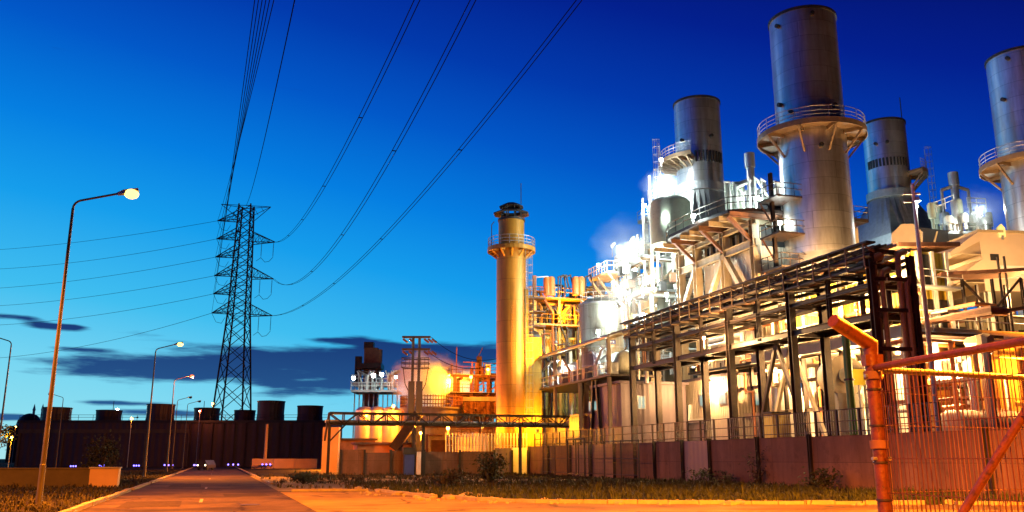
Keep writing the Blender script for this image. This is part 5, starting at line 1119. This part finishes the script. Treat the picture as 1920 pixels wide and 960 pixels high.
for i, dz in enumerate((0, .9)):
    t = thing('power_line', ('upper', 'lower')[i]+' slack wire from the twin post pole to the slim yellow stack', 'power line', b0+UP*Z(640), 'slack wires from the twin pole')
    a = b0+RT*1.9+UP*(Z(632)-dz*2.4); b = P(935, 672+i*8, 100); MB().path([a.lerp(b, u)-UP*(4*u*(1-u)*1.2) for u in [k/14 for k in range(15)]], .035, 4).build('conductor', 'wire', t)
# round basin with lattice guard, steam above
bc = P(808, 800, 124); bz = P(808, 768, 124).z; bt = P(808, 746, 124).z
bs = thing('round_basin', 'round orange lit basin with a slatted guard ring behind the pipe bridge', 'tank', (bc.x, bc.y, 0))
MB().lathe((bc.x, bc.y, 0), [(4.25, 0), (4.25, bz), (4.4, bz), (4.4, bz+.2), (3.9, bz+.2), (3.9, bz-1)], 48, cap=False).build('shell', 'concrete_plain', bs)
mb = MB()
for i in range(72): a = i*2*pi/72; p = V((bc.x+4.3*cos(a), bc.y+4.3*sin(a), bz+.2)); mb.tube(p, p+UP*(bt-bz), .05, n=4)
for k in (.35, .7, 1.0): mb.path([V((bc.x+4.3*cos(i*pi/24), bc.y+4.3*sin(i*pi/24), bz+(bt-bz)*k)) for i in range(48)], .06, 5, closed=True)
mb.build('guard_ring', 'rust_steel', bs)
# steam over the basin, then added mist imitating lamp glare
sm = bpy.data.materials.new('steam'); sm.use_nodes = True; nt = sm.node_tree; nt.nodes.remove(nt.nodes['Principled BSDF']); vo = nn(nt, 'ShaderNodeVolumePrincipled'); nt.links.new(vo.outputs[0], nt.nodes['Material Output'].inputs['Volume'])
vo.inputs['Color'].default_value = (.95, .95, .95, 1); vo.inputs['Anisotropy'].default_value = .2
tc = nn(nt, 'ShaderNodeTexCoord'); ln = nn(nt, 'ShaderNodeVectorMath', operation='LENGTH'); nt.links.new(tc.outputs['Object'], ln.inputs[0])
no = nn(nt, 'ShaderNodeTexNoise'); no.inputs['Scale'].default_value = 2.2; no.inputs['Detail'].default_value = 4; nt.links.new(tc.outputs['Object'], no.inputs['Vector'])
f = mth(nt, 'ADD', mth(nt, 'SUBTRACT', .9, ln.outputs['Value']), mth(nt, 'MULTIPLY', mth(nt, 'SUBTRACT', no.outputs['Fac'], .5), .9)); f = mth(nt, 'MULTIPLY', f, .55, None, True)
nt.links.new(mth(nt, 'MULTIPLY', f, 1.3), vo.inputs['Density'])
sc_ = P(812, 722, 127)
stm = MB().ball((0, 0, 0), 1.0, 24).build('steam_glare_cloud', None, None); stm.data.materials.append(sm); stm.location = sc_; stm.scale = (7.4, 5.5, 5.4); tag(stm, 'glowing yellow steam cloud rising over the round basin', 'steam', None, 'stuff')
glare2 = bpy.data.objects.new('steam_glare_cloud', stm.data.copy()); COL.objects.link(glare2); glare_mat = sm.copy(); glare2.data.materials[0] = glare_mat
[n for n in glare_mat.node_tree.nodes if n.type == 'MATH'][-1].inputs[1].default_value = .17
glare2.location = P(1180, 460, 99); glare2.scale = (5.0, 4.6, 4.0); tag(glare2, 'added thin mist imitating lamp glare over the boiler annex roof', 'steam', None, 'stuff')  # added volume standing in for glare round the annex floodlights
glare3 = bpy.data.objects.new('steam_glare_cloud', stm.data.copy()); COL.objects.link(glare3); glare3.data.materials[0] = glare_mat
glare3.location = P(1165, 556, 88); glare3.scale = (3.6, 3.0, 3.2); tag(glare3, 'added thin mist imitating glare around the lamp over the round white tank', 'steam', None, 'stuff')  # same thin volume, added for the glare of the tank lamp
for lb, px, py, D, r in (('added thin mist imitating glare at the topmost boiler house floodlight', 1249, 352, 92.5, 2.6), ('added thin mist imitating glare among the silencers beside the tall platform stack', 1428, 382, 85.5, 3.2), ('added thin mist imitating glare among the right hand silencers', 1836, 398, 91, 3.2)):
    q = bpy.data.objects.new('steam_glare_cloud', stm.data.copy()); COL.objects.link(q); q.data.materials[0] = glare_mat; q.location = P(px, py, D); q.scale = (r*1.3, r*1.1, r); tag(q, lb, 'steam', None, 'stuff')  # small added volumes that spread lamp glare, no steam source here
# far process unit at left of the steam, tanks and small buildings below the bridge
fu = thing('process_unit', 'distant process unit with a dark tower and a crown of white lights', 'process unit', tuple(P(700, 860, 170)*1)); q = P(700, 800, 170); q.z = 0; ORG[fu.name] = q; fu.location = q
Z = lambda py: P(700, py, 170).z
def ob(t, pa, pb, ya, yb, D, dep, m, name): a = P(pa, ya, D); b = P(pb, ya, D); z1 = P(pa, yb, D).z; return MB().obox(a, b-a, FW*dep, UP*(z1-a.z)).build(name, m, t, False)
ob(fu, 676, 702, 840, 652, 172, 3, 'rust_steel', 'tower'); ob(fu, 682, 700, 655, 641, 172.5, 2, 'brown_steel', 'tower_top'); ob(fu, 668, 714, 690, 681, 170, 4.5, 'brown_steel', 'deck')
ob(fu, 660, 740, 722, 717, 168, 6, 'galv', 'deck'); ob(fu, 658, 745, 735, 731, 167, 7, 'galv', 'deck'); ob(fu, 704, 714, 715, 655, 171, 1, 'rust_steel', 'duct'); ob(fu, 664, 676, 720, 668, 171, 1, 'brown_steel', 'duct')
rnd = random.Random(12)
for i in range(10): px = 660+i*9; ob(fu, px, px+1.6, 840, 715-rnd.uniform(0, 22), 169, .3, 'galv', 'column')
for i in range(16):
    px = rnd.uniform(660, 740); a = P(px, 735, 168); MB().path([a, a+UP*rnd.uniform(1.5, 4), a+UP*4+RT*rnd.uniform(-2, 2)], rnd.uniform(.1, .3), 6).build('pipe', rnd.choice(['insul', 'white_paint', 'rust_steel']), fu)
a = P(658, 717, 168); MB().rail([a, P(740, 717, 168)], 1.4, 1.4, .07).build('railing', 'white_paint', fu); MB().rail([P(658, 731, 167), P(745, 731, 167)], 1.4, 1.4, .07).build('railing', 'white_paint', fu)
ob(fu, 735, 737, 731, 700, 167, .2, 'galv', 'davit'); ob(fu, 724, 737, 702, 700, 167, .2, 'galv', 'davit')
grp = 'upright silos below the pipe bridge'
for i, (px, r, lb) in enumerate(((683, 1.15, 'leftmost of three pale silos under the pipe bridge'), (707, 1.1, 'middle of three pale silos under the pipe bridge'), (733, 1.2, 'rightmost of three pale silos under the pipe bridge, nearest the dark brace'))):
    c = P(px, 800, 106); z1 = P(px, 770, 106).z; t = thing('silo', lb, 'silo', (c.x, c.y, 0), grp)
    MB().lathe((c.x, c.y, 0), [(.3, 1.2), (r, 2.6), (r, z1), (r*.6, z1+.4), (0.02, z1+.5)], 20).build('shell', 'insul', t)
    for k in range(4): a = k*pi/2+.7; MB().tube((c.x+r*.9*cos(a), c.y+r*.9*sin(a), 0), (c.x+r*.9*cos(a), c.y+r*.9*sin(a), 2.8), .08, n=5).build('leg', 'rust_steel', t)
    MB().path([(c.x+r, c.y-.3, 1), (c.x+r+.15, c.y-.3, z1)], .1, 6).build('pipe', 'rust_steel', t)
c0_ = P(640, 850, 104); b_ = building('shed', 'low rusty shed left of the silos behind the return wall', c0_.x-1.5, c0_.x+3.2, 101, 105, 3.6, 'rust_steel', roof='brown_steel')
c0_ = P(720, 850, 100); b_ = building('shed', 'low orange lit shed roof in front of the silos', c0_.x-3.5, c0_.x+2.6, 96, 99, 3.1, 'orange_pipe', roof='rust_steel')
cv = thing('conveyor', 'dark sloping conveyor brace climbing right toward the pipe bridge', 'conveyor', (17, 98, 0)); a = P(738, 842, 97); b = P(785, 775, 97); MB().beam(a, b, 1.3, 1.0).build('gallery', 'brown_steel', cv, False)
for u in (.3, .8): q = a.lerp(b, u); MB().beam((q.x, q.y, 0), q, .3).build('trestle', 'brown_steel', cv, False)
c0_ = P(840, 850, 118); b_ = building('workshop', 'wide orange lit workshop wall behind the return wall', c0_.x-9, c0_.x+7.5, 116, 122, 5.6, 'cream', roof='rust_steel', door=('y', c0_.x-2, 3, 4), doorm='rust_steel')
for i in range(6): x = c0_.x-8+i*2.7; pipe(b_, [(x, 115.6, .3), (x, 115.6, 4.6), (x+2, 115.6, 4.6)], .14, 'rust_steel')
cf = thing('process_structure', 'dark red steel process frame with orange lamps left of the slim stack', 'process unit', tuple(V((P(898, 800, 128).x, P(898, 800, 128).y, 0))))
q = P(898, 800, 128); steel_block(cf, q.x-4.2, q.x+3.2, q.y-2, q.y+5, (4, 7.5, 10.5, 13), 3, 2, 'rust_steel', 'rust_steel', cin=1.2, over=.6, pipes=16, seed=14, pm=('rust_steel', 'orange_pipe', 'brown_steel'), top=11)
ob(cf, 893, 903, 715, 668, 127, 1.2, 'brown_steel', 'vent_duct'); a = P(897, 668, 127); MB().beam(a, P(905, 652, 127), .12).build('jib', 'brown_steel', cf, False)
ob(cf, 868, 930, 752, 744, 121, 2, 'cream', 'gallery')
tt = thing('storage_tank', 'squat orange lit tank with a guard rail at the left of the slim stack', 'tank', tuple(V((P(890, 830, 112).x, P(890, 830, 112).y, 0)))); q = tt.location
MB().lathe((q.x, q.y, 0), [(2.4, 0), (2.4, 4.2), (1.2, 4.6), (0, 4.8)], 32).build('shell', 'cream', tt); MB().rail([V((q.x+2.3*cos(i*pi/6), q.y+2.3*sin(i*pi/6), 4.2)) for i in range(12)], 1, 1.2, .04, True).build('railing', 'rust_steel', tt)

# ------------------------------------------------------------------ orange mesh fence corner close to the camera
fc = thing('fence_corner', 'orange welded mesh fence with a cranked corner post close to the camera', 'fence', (2.35, 5.0, 0))
B = P(1660, 960, 5.5); T = P(1632, 652, 5.5); base = V((B.x, B.y, 0)); base.x = T.x; base.y = T.y
top = V((base.x, base.y, T.z))
MB().tube(base, top, .042, n=16).build('post', 'orange_fence', fc)
MB().path([top-UP*.03, top+UP*.02, P(1562, 601, 5.35)], .042, 16).build('cranked_arm', 'orange_fence', fc)
MB().beam(top-UP*.08-RT*.05, top-UP*.08+RT*.06, .07).build('clamp', 'orange_fence', fc, False)
EA = P(1985, 628, 4.0); EB = P(2080, 717, 6.6)
def panel(name, q, zt0, zt1, m, wire, step, brace=False):
    a = V((base.x, base.y, 0)); b = V((q.x, q.y, 0)); d = b-a; n = int(d.length/step); mb = MB(); d_ = d.normalized()
    for i in range(1, n+1): p = a+d_*step*i; mb.tube(p+UP*.06, p+UP*(zt0+(zt1-zt0)*i/n), wire, n=5)
    for k in range(1, 11): mb.tube(a+UP*(.2*k), b+UP*(.2*k), wire, n=5)
    mb.build(name, m, fc); return a, b
za_ = P(1642, 690, 5.5).z; zb_ = EA.z
a, b = panel('wire_mesh', EA, za_, zb_, 'orange_wire', .0025, .04)
MB().tube(a+UP*za_, b+UP*zb_, .022, n=10).build('top_rail', 'orange_fence', fc)
a2, b2 = panel('wire_mesh', EB, za_-.02, EB.z, 'rust_steel', .0025, .04); MB().tube(a2+UP*(za_-.01), b2+UP*EB.z, .02, n=10).build('top_rail', 'dark_steel', fc)  # back-lit panel: the shade on its top rail is put into the dark colour
MB().tube(P(1775, 1010, 4.55), P(1985, 672, 4.2), .021, n=10).build('brace', 'orange_fence', fc)
for q, z in ((b, zb_), (b2, EB.z)): MB().tube((q.x, q.y, 0), (q.x, q.y, z), .042, n=12).build('end_post', 'orange_fence', fc)
for k in range(4): MB().hcyl((base.x-.07, base.y-.01, .6+k*.5), (base.x+.07, base.y-.01, .6+k*.5), .011, 6, False).build('bolt', 'galv', fc)
for dz in (.0, .42): MB().lathe((base.x, base.y, top.z-.2-dz), [(.043, 0), (.056, .004), (.056, .05), (.043, .054)], 14, cap=False).build('band', 'rust_steel', fc)
for k in range(9): z = .25+k*.22; MB().lathe((base.x, base.y, z), [(.043, 0), (.05, .002), (.05, .012), (.043, .014)], 12, cap=False).build('wire_tie', 'brown_steel', fc)

# ------------------------------------------------------------------ lamps of the plant
gw = 'white floodlights on the boiler house'; toC = lambda p: -V((p.x, p.y, p.z)).normalized()
def FL(label, px, py, D, kind, power, group, size=.3, d=None, stem=.8, spot=None): p = P(px, py, D); return flood(label, p, d or (V((-p.x*.5, -p.y*.5, -p.z*.9)).normalized()), kind, power, group, size, stem, spot)
FL('topmost white floodlight of the boiler house, left of the fan platform', 1247, 344, 93, 'w', 6000, gw, .42, stem=2)
FL('white floodlight on the drum below the left stack', 1248, 407, 89, 'w', 5000, gw, .38)
FL('white floodlight at the far upper left corner of the boiler annex', 1150, 460, 101, 'w', 5000, gw, .38, stem=1.5, d=(.75, -.2, -.6), spot=140)
FL('bright white floodlight on the boiler annex roof, right of the corner lamp', 1186, 448, 99, 'w', 6000, gw, .4, d=(.75, -.2, -.6), spot=150)
FL('white floodlight under the boiler annex roof edge', 1190, 508, 97, 'w', 4500, gw, .36)
FL('white floodlight over the round white tank', 1158, 572, 87, 'w', 5000, gw, .4, d=(-.5, .7, -.4), spot=130)
FL('white floodlight low on the boiler house wall', 1250, 552, 92, 'w', 4500, gw, .24)
FL('white floodlight in the middle of the boiler house walkways', 1216, 520, 93, 'w', 3500, gw, .24)
FL('white floodlight deep under the corner balcony', 1205, 590, 95, 'w', 3000, gw, .24)
FL('white floodlight among the silencers between the two middle stacks', 1420, 372, 85, 'w', 1050, 'white floodlights among the silencers', .3)
FL('second white floodlight low among the silencers by the tall stack', 1448, 395, 84.5, 'w', 750, 'white floodlights among the silencers', .24)
FL('white floodlight low among the silencers, nearest the left stack', 1385, 400, 84.5, 'w', 750, 'white floodlights among the silencers', .24)
FL('white floodlight among the right hand silencers', 1836, 396, 90.5, 'w', 1350, 'white floodlights among the silencers', .4)
FL('white floodlight at the head of the tall white light mast', 1720, 378, 50, 'w', 900, 'white floodlights among the silencers', .24, d=(.1, .1, -1), stem=.5)
FL('hidden white floodlight added below the grey angular hood to light it', 1640, 486, 95, 'w', 5000, 'white floodlights among the silencers', .2, d=(.2, .8, .3))  # hidden lamp added so the hood is lit
FL('warm floodlight hung under the far part of the pipe rack', 1320, 634, 64, 'm', 2200, 'warm floodlights around the pipe rack', .18)
for lb, px, py, D, pw in (('added white fill lamp on the lowest lit boiler walkway beside the rack end', 1205, 545, 94, 3500), ('added white fill lamp at the left corner of the boiler walkways', 1150, 530, 99, 3500), ('added white fill lamp on the boiler house walkway below the drum', 1262, 480, 92, 3500), ('added white fill lamp right of the round white tank', 1180, 560, 92, 3500)): FL(lb, px, py, D, 'w', pw, gw, .2)  # small hidden lamps added to brighten the boiler walkways
for lb, px, py, D, k, pw in (('white floodlight at the left end of the fan shaped stack platform', 1240, 300, 92, 'w', 900), ('white floodlight on the wide canopy platform near its left corner', 1300, 405, 80, 'w', 900), ('white floodlight on the wide canopy platform beside the access tower', 1462, 418, 76, 'w', 900), ('white floodlight on the far left ladder of the boiler house', 1208, 385, 95, 'w', 1200), ('white fill lamp added to light the front of the round white tank', 1122, 622, 85.5, 'w', 2600), ('white floodlight on the balcony corner of the boiler annex', 1122, 497, 100, 'w', 900)): FL(lb, px, py, D, k, pw, gw, .24)  # the tank-front lamp is added to brighten the tank
gm = 'warm floodlights around the pipe rack'
def hid(label, x, y, z, kind, power, d=(-.3, -.6, -.7), size=.2, group=gm): return flood(label, (x, y, z), d, kind, power, group, size, .4)
hid('warm floodlight on the cream cabin front under the rack', 40.9, 69, 8.2, 'm', 1500, (.2, .2, -1))
hid('warm floodlight high between rack and turbine hall, far bay', 43.6, 60.5, 8.6, 'm', 3200, (.3, 0, -1))
hid('warm floodlight high between rack and turbine hall, middle bay', 43.6, 54, 8.6, 'm', 3200, (.3, 0, -1))
hid('warm floodlight high between rack and turbine hall, near bay', 43.4, 48, 8.6, 'm', 2600, (.3, 0, -1))
hid('warm floodlight on the upper rack deck, far bay', 41.4, 67, 12.2, 'm', 900, (.3, 0, -1)); hid('warm floodlight on the upper rack deck, middle bay', 41.4, 58, 12.2, 'm', 900, (.3, 0, -1)); hid('warm floodlight on the upper rack deck, near bay', 41.4, 50, 12.2, 'm', 900, (.3, 0, -1))
hid('warm floodlight below the white deck edge', 43.5, 44.3, 7.8, 'm', 1500, (0, .5, -1)); hid('warm floodlight below the white deck behind the mesh fence', 52, 44.3, 7.8, 's', 1800, (0, .5, -1))
hid('warm floodlight on the deck railing at the yellow enclosure corner', 41.2, 45.6, 13.6, 'm', 2300, (.6, .6, -.3)); hid('warm floodlight on the deck railing under the intake box', 53, 44.6, 12.6, 'm', 2300, (.4, .6, .2))
hid('added warm fill lamp under the walkway of the yellow enclosure', 42.3, 45.5, 11.9, 'm', 1500, (.6, .6, .1)); hid('added warm fill lamp on the left wall of the yellow enclosure', 41.6, 50, 11.6, 'm', 1500, (.8, .1, .1))  # lamps added to brighten the yellow panels
hid('warm floodlight on the deck railing left of the yellow enclosure', 41.3, 55, 13.0, 'm', 1500, (.6, 0, -.2))
hid('warm floodlight on the inlet house column below the dark canopy', 40.9, 72, 15.2, 'm', 800, (.8, 0, .3)); hid('warm floodlight at the foot of the tall platform stack', 45.8, 59.5, 16.3, 'm', 2800, (.3, .5, .8)); hid('warm floodlight at the right foot of the tall platform stack', 54, 57.5, 16.6, 'm', 2800, (-.4, .5, .8))
hid('warm floodlight on the roof under the right edge stack', 68, 56, 17.5, 'm', 2600, (.4, .5, .8)); hid('warm floodlight on the roof under the octagonal duct end', 62, 62, 18, 'm', 2600, (.4, .9, .6))
hid('warm floodlight under the canopy shed roof, near end', 34.6, 78, 12, 'w', 900, (.3, 0, -1)); hid('warm floodlight under the canopy shed roof, far end', 34.6, 90, 12, 'w', 1000, (.3, 0, -1))
gy = 'yellow floodlights around the slim stack'
FL('yellow floodlight on the yellow boiler front beside the canopy', 1042, 643, 96, 'y', 11000, gy, .42, d=(0, .8, -.4))
hid('yellow floodlight at ground level before the slim stack', 32.3, 90.5, 4.6, 'y', 5500, (-.2, .8, .6), .3, gy); hid('yellow floodlight at the left foot of the slim stack', 27.2, 93.6, 5.0, 'y', 2500, (.7, .3, .6), .25, gy)
hid('yellow floodlight on the yellow boiler upper deck', 39, 97.6, 18.6, 'y', 6500, (0, .6, .4), .22, gy); hid('yellow floodlight halfway up between slim stack and yellow boiler', 34.2, 92.5, 13, 'y', 4200, (-.2, .8, .5), .25, gy)
go = 'orange lamps behind the return wall'
def sod(label, px, py, D, power, size=.3, kind='s', d=None, gmat=None): p = P(px, py, D); return flood(label, p, d or V((-p.x, -p.y, -p.z*.6)).normalized(), kind, power, go, size, .8, None, gmat)
sod('big yellow floodlight shining through the steam cloud', 846, 716, 128.2, 46000, 1.9, 'y', -FW*.9-RT*.35-UP*.05, 'glow_core')
sod('orange lamp on the dark red frame, lower and left of two', 883, 707, 121, 2500); sod('orange lamp on the dark red frame, upper and nearest the slim stack', 915, 693, 121, 1800)
sod('orange lamp below the pipe bridge near its slim middle post', 789, 812, 100, 1800, .28); sod('orange lamp below the pipe bridge, right of the middle post', 840, 803, 104, 2200, .3)
sod('orange lamp above the silos left of the round basin', 738, 762, 103, 1300, .26); sod('orange lamp above the silos, second from left', 708, 777, 101, 900, .2); sod('orange lamp above the silos, leftmost', 687, 779, 101, 900, .2)
FL('left white lamp in the crown of the distant process unit', 663, 709, 164, 'w', 600, 'white lamps of the distant process unit', .4); FL('middle white lamp in the crown of the distant process unit', 700, 704, 164, 'w', 900, 'white lamps of the distant process unit', .45)
FL('right white lamp in the crown of the distant process unit', 716, 702, 164, 'w', 600, 'white lamps of the distant process unit', .4); FL('far right white lamp in the crown of the distant process unit', 742, 707, 164, 'w', 450, 'white lamps of the distant process unit', .3)
